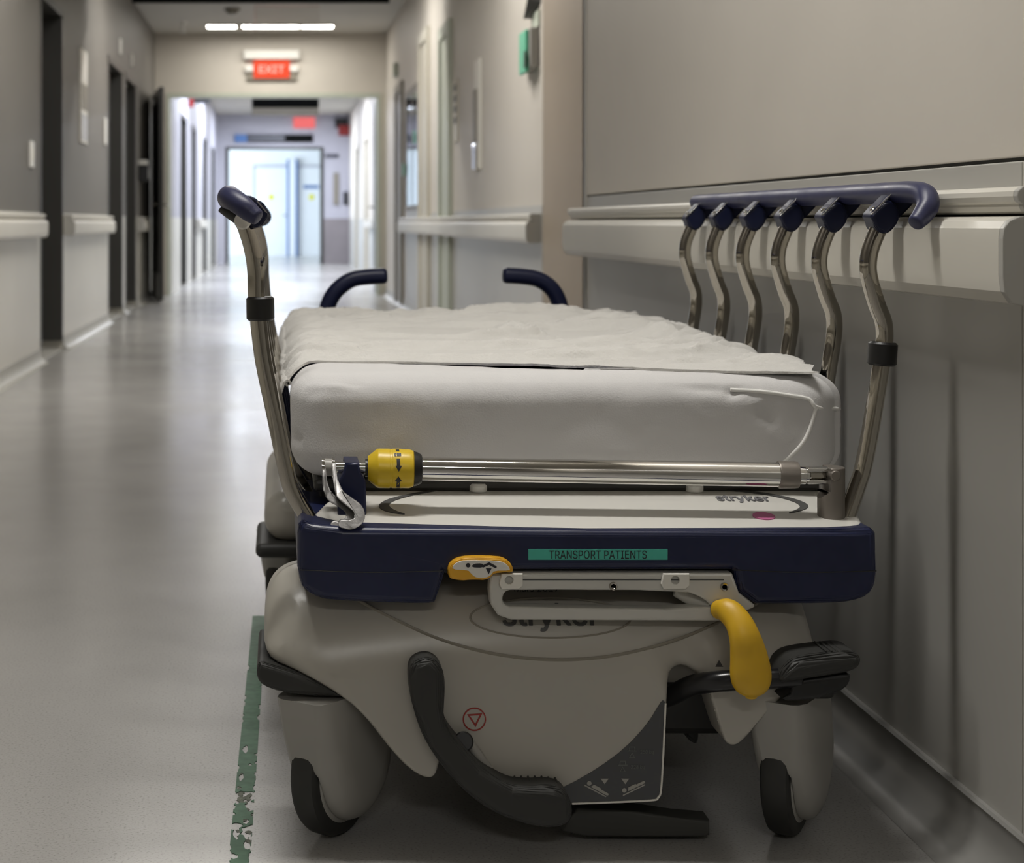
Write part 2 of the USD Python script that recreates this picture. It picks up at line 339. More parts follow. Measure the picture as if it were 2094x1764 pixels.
# beyond the opening
w2 = thing('wall_left', kind='structure', label='bluish lit left wall beyond the cross-corridor doors')
d2 = [(20.0, 21.2), (22.6, 23.5), (25.8, 27.0), (29.2, 30.4)]
e2 = [YH + .2] + [v for d in d2 for v in d] + [YE]
for a, b in zip(e2[::2], e2[1::2]):
    obj('upper_panel', bx(XL2 - .3, XL2, a, b, .9, ZC), 'wall_blue', w2); obj('lower_panel', bx(XL2 - .3, XL2 + .002, a, b, 0, .9), 'wall_low_left', w2)
for i, (a, b) in enumerate(d2):
    obj('lintel', bx(XL2 - .3, XL2, a, b, 2.25, ZC), 'wall_blue', w2)
    D = thing('door_%d' % (6 + i), kind='structure')
    obj('door_frame', cat([bx(XL2 - .14, XL2 + .01, b - .05, b + .004, .03, 2.25), bx(XL2 - .14, XL2 + .01, a, a + .05, .03, 2.25), bx(XL2 - .14, XL2 + .01, a, b, 2.2, 2.25)]), 'frame_dark', D)
    obj('door_leaf', bx(XL2 - .13, XL2 - .085, a + .04, b - .04, .01, 2.21), 'door_grey', D)
w3 = thing('wall_right', kind='structure', label='cream right wall beyond the cross-corridor doors')
d3 = [(21.5, 22.7), (25.0, 26.2), (28.3, 29.4)]
e3 = [YH + .2] + [v for d in d3 for v in d] + [YE]
for a, b in zip(e3[::2], e3[1::2]):
    obj('upper_panel', bx(XR2, XR2 + .3, a, b, .9, ZC), 'wall_cream', w3); obj('lower_panel', bx(XR2 - .002, XR2 + .3, a, b, 0, .9), 'wall_low', w3)
for i, (a, b) in enumerate(d3):
    obj('lintel', bx(XR2, XR2 + .3, a, b, 2.25, ZC), 'wall_cream', w3)
    D = thing('door_%d' % (10 + i), kind='structure')
    obj('door_frame', cat([bx(XR2 - .012, XR2 + .12, b - .06, b + .004, 0, 2.25), bx(XR2 - .012, XR2 + .12, a, a + .06, 0, 2.25), bx(XR2 - .012, XR2 + .12, a, b, 2.19, 2.25)]), 'frame_cream', D)
    obj('door_leaf', bx(XR2 + .07, XR2 + .115, a + .05, b - .05, .01, 2.2), 'frame_taupe', D)
# end wall with the bright doorway
ex0, ex1, ez = -1.01, .84, 2.32
we = thing('wall_end', kind='structure', label='end wall of the corridor around the bright lobby doorway')
obj('wall_panel', bx(-5, 5, YE, YE + .2, ez, ZC), 'wall_blue', we); obj('wall_panel', bx(-5, ex0, YE, YE + .2, 0, ez), 'wall_blue', we)
obj('wall_panel', bx(ex1, 5, YE, YE + .2, .92, ez), 'wall_blue', we); obj('wainscot', bx(ex1, 5, YE - .004, YE + .2, 0, .92), 'wainscot', we)
obj('trim_3', cat([bx(ex0 - .06, ex0, YE - .02, YE + .2, 0, ez), bx(ex1, ex1 + .07, YE - .02, YE + .2, 0, ez), bx(ex0 - .06, ex1 + .07, YE - .02, YE + .2, ez, ez + .05)]), 'frame_dark', kind='structure', label='dark frame of the lobby doorway')
lb = thing('wall_lobby', kind='structure', label='white lobby wall behind the bright doorway')
obj('wall_panel', bx(-5, 5, YB, YB + .1, 0, ZC), 'lobby_white', lb); obj('wall_panel', bx(4, 4.1, YE, YB, 0, ZC), 'lobby_white', lb)
obj('wall_panel', cat([bx(-4.1, -4, YE, YB, 0, .4), bx(-4.1, -4, YE, YB, 2.8, ZC), bx(-4.1, -4, YE, 32.4, .4, 2.8), bx(-4.1, -4, 39.2, YB, .4, 2.8)]), 'lobby_white', lb)
wn = thing('window_1', kind='structure')
obj('window_frame', cat([bx(-4.06, -4.0, y - .03, y + .03, .4, 2.8) for y in (32.43, 34.1, 35.8, 37.5, 39.17)]), 'sign_silver', wn)
day = UsdLux.RectLight.Define(stage, '/World/daylight'); day.CreateWidthAttr(2.3); day.CreateHeightAttr(6.6)
day.AddTranslateOp().Set(Gf.Vec3d(-4.12, 35.8, 1.6)); day.AddRotateYOp().Set(-90.0); day.CreateIntensityAttr(DAY / 25); day.CreateColorAttr(Gf.Vec3f(.74, .87, 1.0))
def lobby_door(x0, x1, label, n):
    D = thing('door_%d' % n, kind='structure', label=label); y = YB
    ztop = H + 113 * YB / F
    obj('door_frame', cat([bx(x0 - .03, x0, y - .05, y, 0, ztop + .05), bx(x1, x1 + .03, y - .05, y, 0, ztop + .05), bx(x0, x1, y - .05, y, ztop, ztop + .05)]), 'wall_blue', D)
    obj('door_leaf', bx(x0, x1, y - .03, y, 0, ztop), 'lobby_white', D)
    obj('door_handle', tube([(x1 - .12, y - .03, 1.02), (x1 - .12, y - .08, 1.02), (x1 - .02, y - .08, 1.02)], .012, 10), 'chrome', D, smooth=True)
X40 = lambda px: (px - VX) * YB / F
lobby_door(X40(519), X40(588), 'pale lobby door with a yellow sticker, left of the blue column', 13)
lobby_door(X40(607), X40(690), 'pale lobby door with a yellow sticker, right of the blue column', 14)
c = thing('trim_4', kind='structure', label='blue edged column between the two lobby doors')
obj('column', rbx(X40(590), X40(606), YB - .12, YB, 0, 2.45, .01), 'lobby_white', c)
for px in (589, 606): obj('edge_strip', bx(X40(px - 2.2), X40(px + 2.2), YB - .125, YB - .05, 0, 2.43), 'sign_blue', c)
for px, l in ((555, 'yellow sticker on the left lobby door'), (637, 'yellow sticker on the right lobby door')):
    obj('door_sticker', rprism(Point(X40(px), H + 52 * YB / F).buffer(.075), YB - .034, YB - .03, 0), 'sticker_yellow', label=l, cat='sticker')
obj('door_sign', bx(X40(620), X40(652), YB - .036, YB - .03, 1.70, 1.78), 'sign_blue', label='blue strip sign on the right lobby door', cat='sign')

# glazed sidelight in the right wall
W = thing('window_2', kind='structure', label='tall narrow window in the right wall reflecting daylight')
obj('window_frame', cat([bx(XF - .005, XF + .1, 13.94, 14.0, .95, 2.1), bx(XF - .005, XF + .1, 15.3, 15.36, .95, 2.1), bx(XF - .005, XF + .1, 14.0, 15.3, 2.04, 2.1), bx(XF - .005, XF + .1, 14.0, 15.3, .95, 1.0), bx(XF - .001, XF + .02, 14.62, 14.68, 1.0, 2.04)]), 'frame_taupe', W)
obj('pane', bx(XF + .002, XF + .008, 14.0, 14.62, 1.0, 2.04), 'glass', W); obj('pane', bx(XF + .002, XF + .008, 14.68, 15.3, 1.0, 2.04), 'glass', W)
obj('blind', bx(XF + .010, XF + .02, 13.99, 15.31, 1.5, 2.05), 'wainscot', W); obj('daylit_opening', bx(XF + .010, XF + .02, 13.99, 15.31, .98, 1.49), 'lit_pane', W)
# door casings on the right wall (pilaster-like)
for k, (a, b, m, zt, l) in enumerate([(11.24, 12.0, 'frame_sage', 2.3, 'sage door casing on the right wall beside the tall wall plaques'), (12.87, 13.72, 'frame_cream', 2.45, 'cream door casing before the narrow window on the right wall'), (15.6, 16.5, 'frame_taupe', 2.25, 'taupe door casing past the narrow window on the right wall')]):
    D = thing('door_%d' % (15 + k), kind='structure', label=l)
    obj('door_frame', cat([bx(XF - .03, XF + .02, a, a + .09, 0, zt), bx(XF - .03, XF + .02, b - .09, b, 0, zt), bx(XF - .03, XF + .02, a + .09, b - .09, zt - .09, zt)]), m, D)
    obj('door_leaf', bx(XF - .012, XF + .02, a + .09, b - .09, .01, zt - .09), m, D)

# ------------------------------------------------------------------ crash rails
def rail(x, y0, y1, side, label, group=None, zb=.743, lip=.16, depth=.075):
    """bumper with a moulding above it, fixed to a side wall. side=+1: on the right wall."""
    T = thing('crash_rail', label, 'handrail', (x, (y0 + y1) / 2, zb), group); L = (y1 - y0) / 2
    s = -side
    low = [(0, .004), (.05, 0), (.064, .003), (.0725, .016), (.075, .035), (.075, .078), (.0735, .090), (.067, .099), (.055, .104), (.03, .105), (0, .105)]
    up = [(0, .1075), (.042, .1075), (.048, .110), (.051, .116), (.051, .119), (.056, .122), (.058, .128), (.057, .134), (.052, .1385), (.04, .140), (0, .140)]
    def ext(p, a, b): return rprism(Polygon([(s * u, v) for u, v in p]).buffer(0), a, b, 0)
    obj('bumper', ext(low, -L + .012, L - .03), 'rail_cream', T, smooth=25)
    obj('moulding', ext(up, -L + .012, L - .0), 'rail_cream', T, smooth=25)
    obj('back_channel', bx(0, s * .028, -L + .02, L - .02, .1, .112), 'rail_gap', T)
    for a, b in ((-L, -L + .0105), (L - .029, L)):
        pl = Polygon([(s * u, v) for u, v in low]).union(Polygon([(s * u, v) for u, v in up])).union(sbox(min(0, s * .034), .1, max(0, s * .034), .11)).buffer(.0004)
        if b > 0 and a > 0: pl = Polygon([(s * u, v) for u, v in low]).buffer(.0005)
        m = rprism(pl, a, b, .002, 2) if b <= 0 else rprism(pl, -b, -a, .012, 4)
        if b > 0: m.vertices[:, 1] *= -1; m.invert()
        obj('end_cap', m, 'wall_low' if b <= 0 else 'rail_cream', T, smooth=30)
rail(XR, 1.835, 4.70, 1, 'cream crash rail on the right wall directly behind the stretcher')
rail(XF, 7.42, 15.5, 1, 'blurred cream crash rail on the right wall past the taupe strip')
rail(XL, -3, 9.30, -1, 'cream crash rail on the left wall, nearest of its row', zb=.752)
rail(XL, 10.5, 13.12, -1, 'cream crash rail between the first two dark left doors', zb=.752)
rail(XL, 15.84, 16.75, -1, 'short cream crash rail just before the open black door', zb=.752)
rail(XL2, 23.6, 25.7, -1, 'small distant crash rail on the left beyond the opening', zb=.752)
rail(XR2, 22.8, 24.9, 1, 'small distant crash rail on the right beyond the opening', zb=.752)

# ------------------------------------------------------------------ ceiling fittings
def lamp(y, label, m='lamp', group=None, z=ZC, segs=((-.79, -.475), (-.40, .22), (.26, .60))):
    T = thing('ceiling_light', label, 'ceiling light', (0, y, z), group)
    for a, b in segs:
        fr = cat([bx(a - .02, b + .02, -.12, -.10, -.022, 0), bx(a - .02, b + .02, .10, .12, -.022, 0), bx(a - .02, a, -.1, .1, -.022, 0), bx(b, b + .02, -.1, .1, -.022, 0)])
        f = obj('housing', fr, 'plastic_white', T)
        q = trimesh.Trimesh([(a, -.1, -.016), (b, -.1, -.016), (b, .1, -.016), (a, .1, -.016)], [(0, 2, 1), (0, 3, 2)], process=False)
        obj('diffuser', q, m, f)
lamp(17.45, 'three-piece bright ceiling light in front of the exit sign', 'lamp_old')
for y, l in ((-2.6, 'ceiling light behind the viewer'), (2.2, 'ceiling light above the foot of the stretcher'), (7.75, 'ceiling light past the head of the stretcher'), (12.6, 'ceiling light between the first two dark doorways')):
    lamp(y, 'three-piece ' + l, 'lamp_fill' if y < 0 else 'lamp_near' if y < 5 else 'lamp', 'corridor ceiling lights overhead')
for y, l in ((20.8, 'just beyond the cross-corridor opening'), (25.6, 'before the bright lobby doorway')): lamp(y, 'three-piece ceiling light ' + l, 'lamp2', 'ceiling lights beyond the opening')
p = at(373, 62, 17.0)
T = thing('sprinkler', 'small white sprinkler head under the ceiling, left of the lamp', 'sprinkler', (-1.05, 17.2, ZC))
obj('escutcheon', lathe([(0, 0), (0, .05), (-.01, .045), (-.014, .02), (-.014, 0)], (0, 0, 0), (0, 0, 1), 20), 'plastic_white', T, smooth=30)
obj('sprinkler_head', cat([cyl((0, 0, -.10), (0, 0, -.012), .018, 12), cyl((0, 0, -.11), (0, 0, -.1), .032, 16)]), 'plastic_white', T, smooth=30)
T = thing('smoke_detector', 'round smoke detector on the ceiling left of the lamp', 'smoke detector', ((475 - VX) * 16.1 / F, 16.1, ZC))
obj('base_ring', cyl((0, 0, -.022), (0, 0, 0), .085, 28), 'frame_taupe', T, smooth=30); obj('sensor_dome', lathe([(-.022, .065), (-.05, .055), (-.062, .03), (-.062, 0)], (0, 0, 0), (0, 0, 1), 28), 'frame_taupe', T, smooth=40)
lamp(29.8, 'ceiling light close to the bright lobby doorway', 'lamp2', 'ceiling lights beyond the opening', segs=((-.42, .52),))
# overhead sign at the picture's upper edge
T = thing('hanging_sign', 'long black overhead sign at the upper edge of the picture', 'sign', (0, 12, 2.515))
obj('sign_board', rbx(-1.12, .845, -.03, .03, 0, .36, .008), 'sign_matt', T)
for x in (-.7, .45): obj('hanger_rod', cyl((x, 0, .36), (x, 0, ZC - 2.515), .008, 10), 'sign_silver', T)
# clear exit plate hanging further on
T = thing('hanging_sign', 'faint pinkish clear plate hanging under the ceiling', 'sign', (.08, 14.6, 2.62))
obj('clear_plate', bx(-.3, .3, -.004, .004, 0, .23), 'clear', T)
obj('plate_edge', cat([bx(-.305, -.295, -.006, .006, 0, .23), bx(-.30, .30, -.006, .006, .222, .234)]), 'acrylic', T)
obj('mounting_rail', rbx(-.25, .3, -.012, .012, .375, ZC - 2.62, .004), 'frame_taupe', T)
for x in (-.22, .22): obj('hanger_rod', cyl((x, 0, .23), (x, 0, .38), .004, 8), 'sign_silver', T)
def exit_sign(px0, px1, py0, py1, d, label, red, cover=True):
    a, b = at(px0, py1, d), at(px1, py0, d); w, h = b[0] - a[0], b[2] - a[2]
    T = thing('exit_sign', label, 'exit sign', ((a[0] + b[0]) / 2, d, a[2])); w2 = w / 2
    obj('sign_face', rbx(-w2, w2, -.05, -.02, 0, h, .004), red, T)
    if cover:
        obj('backplate', rbx(-w2 - .085, w2 + .085, -.03, 0, -.03, h * .42, .005), 'frame_taupe', T)
        obj('side_lamp', rbx(-w2 - .10, -w2 - .004, -.06, -.02, h * .36, h * .72, .012), 'plastic_white', T); obj('side_lamp', rbx(w2 + .004, w2 + .10, -.06, -.02, h * .36, h * .72, .012), 'plastic_white', T)
        obj('canopy', rbx(-w2 - .115, w2 + .115, -.09, 0, h + .015, h + .12, .012), 'plastic_white', T)
        t = text_xz('EXIT', -w2 * .72, h * .30, w * .72, h * .42, -.0505, .002, True); obj('lettering', t, 'exit_letter', T)
    return T
exit_sign(519, 592, 125, 160, YH - .005, 'red lit exit sign under a white canopy on the cream wall', 'exit_red')
exit_sign(600, 644, 240, 262, YE - .005, 'pale red lit exit sign over the bright doorway', 'exit_pink', False)
a, b = at(480, 291, YE), at(640, 275, YE)
T = thing('direction_sign', 'long dark blue direction sign over the bright doorway', 'sign', (a[0], YE, a[2])); w, h = b[0] - a[0], b[2] - a[2]
obj('sign_board', bx(0, w, -.05, 0, 0, h), 'sign_matt', T); obj('blue_panel', bx(.0, .25, -.056, -.05, .0, h), 'sign_blue', T); obj('text_panel', bx(.26, w * .64, -.054, -.05, .02, h - .02), 'sign_dim', T)
d = 24.0; a, b = at(515, 236, d), at(652, 196, d)
T = thing('hanging_sign', 'black and beige sign hanging beyond the cross-corridor opening', 'sign', (a[0], d, a[2])); w, h = b[0] - a[0], b[2] - a[2]
obj('upper_board', rbx(0, w, -.06, .06, h * .4, h, .005), 'sign_matt', T); obj('lower_board', rbx(0, w, -.055, .055, 0, h * .39, .005), 'frame_taupe', T)
for x in (.2, w - .2): obj('hanger_rod', cyl((x, 0, h), (x, 0, ZC - a[2]), .01, 10), 'sign_silver', T)
a, b = at(687, 277, YE), at(716, 243, YE)
T = thing('alarm_unit', 'dark red and black alarm unit high on the end wall', 'alarm', (a[0], YE, a[2])); w, h = b[0] - a[0], b[2] - a[2]
obj('black_housing', rbx(-.02, w * .8, -.09, 0, h * .45, h, .01), 'sign_black', T); obj('red_horn', rbx(.05, w, -.12, 0, 0, h * .62, .015), 'alarm_red', T)
for (x0, x1, y0, y1, m, nm, l, c_) in [(665, 692, 315, 322, 'sign_dim', 'wall_lettering', 'thin grey sign strip high beside the bright doorway', 'sign'), (682, 692, 353, 418, 'frame_taupe', 'wall_plaque', 'tall dark plaque on the end wall beside the bright doorway', 'sign'), (702, 711, 392, 418, 'sign_black', 'wall_phone', 'small black box on the end wall below the plaque', 'wall box')]:
    a, b = at(x0, y1, YE), at(x1, y0, YE); obj(nm, rbx(a[0], b[0], YE - .05, YE, a[2], b[2], .006), m, label=l, cat=c_)
# bracket sign and notices on the left beyond the opening
T = thing('bracket_sign', 'black bracket sign with a red end on the left beyond the opening', 'sign', (XL2, 21.9, 2.42))
obj('sign_arm', rbx(0, .30, -.03, .03, .08, .2, .005), 'sign_black', T); obj('red_end', rbx(-.0, .07, -.09, -.03, .02, .2, .005), 'alarm_red', T)
for (y, z0, z1, w, m, nm, l, c_) in [
    (11.5, 1.42, 2.1, .38, 'label_white', 'wall_sign', 'tall pale wall sign on the taupe wall between the first doors', 'sign'),
    (9.1, 1.16, 1.31, .11, 'plastic_white', 'switch_plate', 'white switch plate on the taupe wall before the nearest door', 'switch'),
    (12.95, 1.48, 1.70, .14, 'plastic_white', 'door_plaque', 'small pale plaque on the taupe wall before the middle door', 'sign'),
    (14.2, 2.36, 2.50, .12, 'plastic_white', 'wall_chime', 'small white box high on the taupe wall, over the middle door', 'wall box'),
    (15.3, 2.36, 2.48, .12, 'plastic_white', 'wall_chime', 'small white box high on the taupe wall, over the furthest twin door', 'wall box')]:
    T = thing(nm, l, c_, (XL, y, z0)); obj('plate', rbx(0, .014, -w / 2, w / 2, 0, z1 - z0, .003), m, T)
    if nm == 'wall_sign':
        obj('panel', rbx(.012, .017, -w / 2 + .02, w / 2 - .02, .46, .66, .001), 'plastic_white', T); obj('panel', rbx(.012, .017, -w / 2 + .02, w / 2 - .02, .24, .43, .001), 'frame_taupe', T); obj('panel', rbx(.012, .017, -w / 2 + .02, w / 2 - .02, .02, .21, .001), 'sign_silver', T)
    if nm == 'switch_plate': obj('rocker', rbx(.012, .02, -.018, .018, .04, .11, .002), 'label_white', T)
T = thing('soap_dispenser', 'black and white hand gel dispenser before the open black door', 'dispenser', (XL, 16.15, 1.26))
obj('dispenser_body', rbx(0, .1, -.06, .06, .0, .17, .012), 'sign_black', T); obj('dispenser_cap', rbx(0, .09, -.055, .055, .17, .22, .012), 'plastic_white', T); obj('front_window', rbx(.095, .104, -.03, .05, .03, .14, .003), 'sign_silver', T)
# on the right wall
T = thing('wall_sign', 'tall narrow wall sign with a silver foot on the right wall', 'sign', (XF, 9.75, 1.17))
obj('plate', rbx(-.012, 0, -.13, .14, .0, .68, .003), 'label_white', T); obj('panel', rbx(-.022, -.01, -.02, .13, .17, .50, .002), 'frame_taupe', T); obj('panel', rbx(-.026, -.01, -.01, .13, .0, .16, .003), 'chrome_bright', T)
T = thing('door_plaque', 'dark spotted plaque on the right wall before the sage casing', 'sign', (XF, 10.95, 1.40))
obj('plate', rbx(-.012, 0, -.10, .10, .0, .44, .003), 'frame_cream', T)
for k in range(4): obj('text_line', bx(-.014, -.011, -.08, .08, .40 - k * .075 - .045, .40 - k * .075), 'ink_soft', T)
T = thing('glove_dispenser', 'green fronted dispenser high on the right wall beside the taupe strip', 'dispenser', (XF, 7.63, 1.58))
obj('holder', rbx(-.045, 0, -.16, .20, .0, .19, .008), 'cover_grey', T); obj('green_front', rbx(-.062, -.043, -.11, .09, -.02, .185, .008), 'green_box', T); obj('dark_slot', rbx(-.066, -.06, -.13, -.09, .0, .08, .003), 'ink_soft', T)
T = thing('wall_hook', 'dark wedge shaped bracket at the upper edge, above the green dispenser', 'bracket', (XF, 7.55, 1.83))
obj('bracket_arm', hull([(0, -.12, .05), (0, .1, 0), (-.05, .1, .0), (-.05, -.02, .08), (0, -.12, .12), (0, .1, .07)]), 'frame_dark', T); obj('wall_plate', rbx(-.012, 0, -.1, .1, -.06, .02, .003), 'frame_sage', T)
for (y, z, l) in [(14.2, 1.55, 'green dot label on the narrow window in the right wall'), (15.45, 1.30, 'small green label on the frame past the narrow window')]:
    obj('green_label', rbx(XF - .02, XF - .012, y - .06, y + .06, z, z + .12, .003), 'green_box', label=l, cat='label')
T = thing('wall_chime', 'small dark box high on the right wall near the exit sign', 'wall box', (XF, 16.4, 2.36)); obj('housing', rbx(-.05, 0, -.1, .1, 0, .14, .008), 'frame_sage', T)

# ------------------------------------------------------------------ green floor tape
rng = random.Random(5)
strip = sbox(-.0665, 1.9, -.0375, 3.36)
def blob(px, py, rx, ry):
    d = H * F / (py - VY); x = (px - VX) * d / F; k = d / F; ky = d * d / (H * F)
    return Polygon([(x + rx * k * (.65 + .6 * rng.random()) * math.cos(t), d + ry * ky * (.65 + .6 * rng.random()) * math.sin(t)) for t in np.linspace(0, 2 * math.pi, 15)[:-1]]).buffer(0)
cuts = [blob(*a) for a in [(495, 1632, 26, 14), (510, 1650, 12, 10), (478, 1690, 16, 7), (505, 1700, 14, 14), (482, 1705, 6, 12), (505, 1726, 8, 12), (470, 1750, 12, 5), (480, 1752, 9, 5), (530, 1545, 7, 9), (497, 1533, 6, 8), (507, 1564, 4, 2.5), (522, 1600, 6, 8), (490, 1590, 5, 8), (465, 1718, 6, 9), (500, 1680, 7, 6), (486, 1612, 5, 4)]]
for k in range(46):
    py = 1764 - 420 * rng.random() ** 1.5; d = H * F / (py - VY); e = rng.choice((-.0665, -.0375)); cuts.append(blob(VX + e * F / d, py, 2 + 4 * rng.random(), 2 + 4 * rng.random()))
tp = strip.difference(unary_union(cuts)).buffer(-.0003).buffer(.0003)
# the strip runs a little askew
def skew(m): m.vertices[:, 0] += (m.vertices[:, 1] - 2.06) * .0085; return m
T = thing('floor_tape', 'worn green tape line on the floor left of the stretcher, torn at its near end', 'floor tape', (0, 0, 0))
ps = sorted(polys(tp), key=lambda g: -g.area)
for g in ps: obj('tape_piece', skew(prism_z(g, .0002, .0012)), 'tape_green', T)
res = unary_union([strip.intersection(sbox(-1, 1.9, 1, 2.6)).intersection(blob(485 + 30 * rng.random(), 1560 + 190 * rng.random(), 5, 3)) for _ in range(60)]).buffer(0)
obj('tape_residue', skew(prism_z(res, .0001, .0008)), 'tape_residue', T, kind='stuff')

# ================================================================== the stretcher
S = thing('hospital_stretcher', 'hospital transport stretcher with navy bumper and folded chrome rails beside the right wall', 'stretcher', (0, 0, 0))
D0 = 2.08                                        # front face of the navy bumper
# ---- litter bumper
main = pp([(610, 1074), (618, 1064), (640, 1072), (700, 1078), (1200, 1084), (1700, 1083), (1768, 1081), (1784, 1080), (1794, 1090), (1795, 1166), (608, 1166), (608, 1090)], D0, 0).buffer(-.004).buffer(.004)
lowl = pp([(608, 1150), (608, 1168), (912, 1160), (910, 1174), (905, 1190), (893, 1226), (888, 1236), (840, 1236), (700, 1231), (655, 1226), (628, 1212), (613, 1195)], D0, 1)
lowr = pp([(1500, 1160), (1500, 1172), (1795, 1150), (1796, 1168), (1794, 1195), (1780, 1220), (1745, 1232), (1700, 1236), (1552, 1237), (1546, 1236), (1520, 1218), (1506, 1205)], D0, 1)
whole = unary_union([main.buffer(.0016), lowl.buffer(.0016), lowr.buffer(.0016)]).buffer(-.0016)
bp_ = obj('bumper', rprism(whole, D0, 2.44, .011, 6), 'navy', S, smooth=40)
for a_, b_ in ((612, 905), (1500, 1792)): obj('bumper_seam', tube([at(a_, 1165, D0 - .0002), at((a_ + b_) / 2, 1170, D0 - .0002), at(b_, 1167, D0 - .0002)], .0007, 8, 4), 'black', bp_)
mid = pp([(900, 1150), (1510, 1150), (1505, 1172), (1490, 1180), (1040, 1180), (905, 1172)], 2.13, 0)
obj('under_tray', rprism(mid, 2.13, 2.5, .004), 'black', S)
# ---- white deck cover (slopes up towards the mattress)
def deck_z(y): return .4325 + .14 * (np.asarray(y) - 2.085)
def on_deck(px, py):
    k = (py - VY) / F; y = (H - .4325 + .14 * 2.085) / (k + .14); return np.array([(px - VX) * y / F, y])
left = [on_deck(*q) for q in [(640, 1078), (633, 1066), (640, 1050), (665, 1025), (700, 1006), (745, 992)]]
dk = Polygon([*left, (.14, 2.42), (.79, 2.42), (.802, 2.24), (.795, 2.16), (.786, 2.115), (.778, 2.10), (.765, 2.094), (.6, 2.0895), (.3, 2.0895), on_deck(700, 1081)]).buffer(.003).buffer(-.003)
m = trimesh.creation.extrude_polygon(dk, .02, engine='earcut')
m = rprism(Polygon([(a, b) for a, b in dk.exterior.coords]), 0, .03, .008, 4)      # (x, y) outline, rounded top edge
v = m.vertices.copy(); m.vertices = np.column_stack([v[:, 0], v[:, 2], deck_z(v[:, 2]) - v[:, 1]]); m.fix_normals()
deck = obj('deck_cover', m, 'deck_white', S, smooth=35)
def decal(poly_xy, h=.0012, n=0):
    m = prism_z(poly_xy, 0, h); m.vertices[:, 2] += deck_z(m.vertices[:, 1]); return m
def deckpoly(pts, n=2): return Polygon(chaikin([on_deck(*q) for q in pts], n)).buffer(0)
obj('deck_stripe', decal(deckpoly([(930, 997), (880, 1003), (830, 1012), (790, 1022), (772, 1034), (780, 1043), (805, 1050), (834, 1053), (810, 1046), (794, 1036), (800, 1026), (830, 1016), (880, 1006)])), 'ink_soft', deck, label='charcoal curved stripe')
obj('deck_stripe', decal(deckpoly([(1440, 1000), (1520, 1003), (1570, 1009), (1620, 1019), (1648, 1029), (1655, 1037), (1640, 1045), (1607, 1051), (1630, 1043), (1638, 1036), (1625, 1026), (1580, 1014), (1520, 1006)])), 'ink_soft', deck, label='charcoal curved stripe')
a = on_deck(1562, 1056); obj('round_sticker', decal(Point(*a).buffer(.0148, 24), .0016), 'pink', deck, label='round pink sticker')
t = meshkit.text_mesh('stryker', 1, .02, True); v = t.vertices.copy(); v[:, 0] -= v[:, 0].min(); v[:, 0] /= v[:, 0].max()
o, e = on_deck(1468, 1024), on_deck(1578, 1025.5); hh = .032
t.vertices = np.column_stack([o[0] + (e[0] - o[0]) * v[:, 0], o[1] + (e[1] - o[1]) * v[:, 0] + hh * v[:, 1] * .75, deck_z(o[1] + hh * v[:, 1] * .75) + .0012 * (v[:, 2] > .01)]); obj('lettering', t, 'logo_grey', deck)
for px in (978, 1420):
    q = on_deck(px, 1004); obj('deck_knob', cyl((q[0], q[1], deck_z(q[1]) - .002), (q[0], q[1], deck_z(q[1]) + .011), .0125, 24, .003), 'plastic_white', deck, smooth=30)
# ---- bumper label and release tag
a, b = at(1080, 1144, D0), at(1365, 1122, D0)
L = obj('tape_label', rbx(a[0], b[0], D0 - .0012, D0 + .001, a[2], b[2], .0004), 'teal', S, label='teal tape label')
q = at(1123, 1141.5, D0); obj('lettering', text_xz('TRANSPORT PATIENTS', q[0], q[2], 199 * D0 / F, 16.5 * D0 / F, D0 - .0012, .0006), 'ink', L)
DT = 2.066
tagp = pp([(919, 1176), (917, 1164), (922, 1152), (936, 1143), (958, 1139), (1020, 1140), (1036, 1145), (1048, 1156), (1051, 1170), (1040, 1171), (1012, 1172), (1004, 1181), (992, 1187), (975, 1186), (960, 1186), (945, 1188), (932, 1186), (920, 1183)], DT, 1)
tag = obj('release_tag', rprism(tagp, DT, 2.10, .004, 4), 'amber', S, smooth=35, label='amber edged release tag')
inn = pp([(924, 1164), (928, 1153), (942, 1146), (960, 1144.5), (1018, 1146), (1032, 1150), (1041, 1159), (1043, 1166), (1010, 1166), (1005, 1174), (996, 1180), (984, 1182), (970, 1179), (962, 1171), (957, 1165)], DT, 1)
obj('white_face', rprism(inn, DT - .0012, DT + .002, .0004, 2), 'label_white', tag)
fig = unary_union([Point(*xz(957, 1155, DT)).buffer(4.4 * DT / F), pp([(963, 1159), (968, 1152), (985, 1151), (989, 1155), (986, 1160)], DT, 1), LineString([xz(988, 1157, DT), xz(1000, 1151.5, DT), xz(1013, 1158.5, DT)]).buffer(2.4 * DT / F), Polygon([xz(993, 1161, DT), xz(1005, 1161, DT), xz(999, 1173.5, DT)])]).buffer(0)
obj('patient_symbol', cat([rprism(g, DT - .0018, DT, 0) for g in polys(fig)]), 'ink', tag)
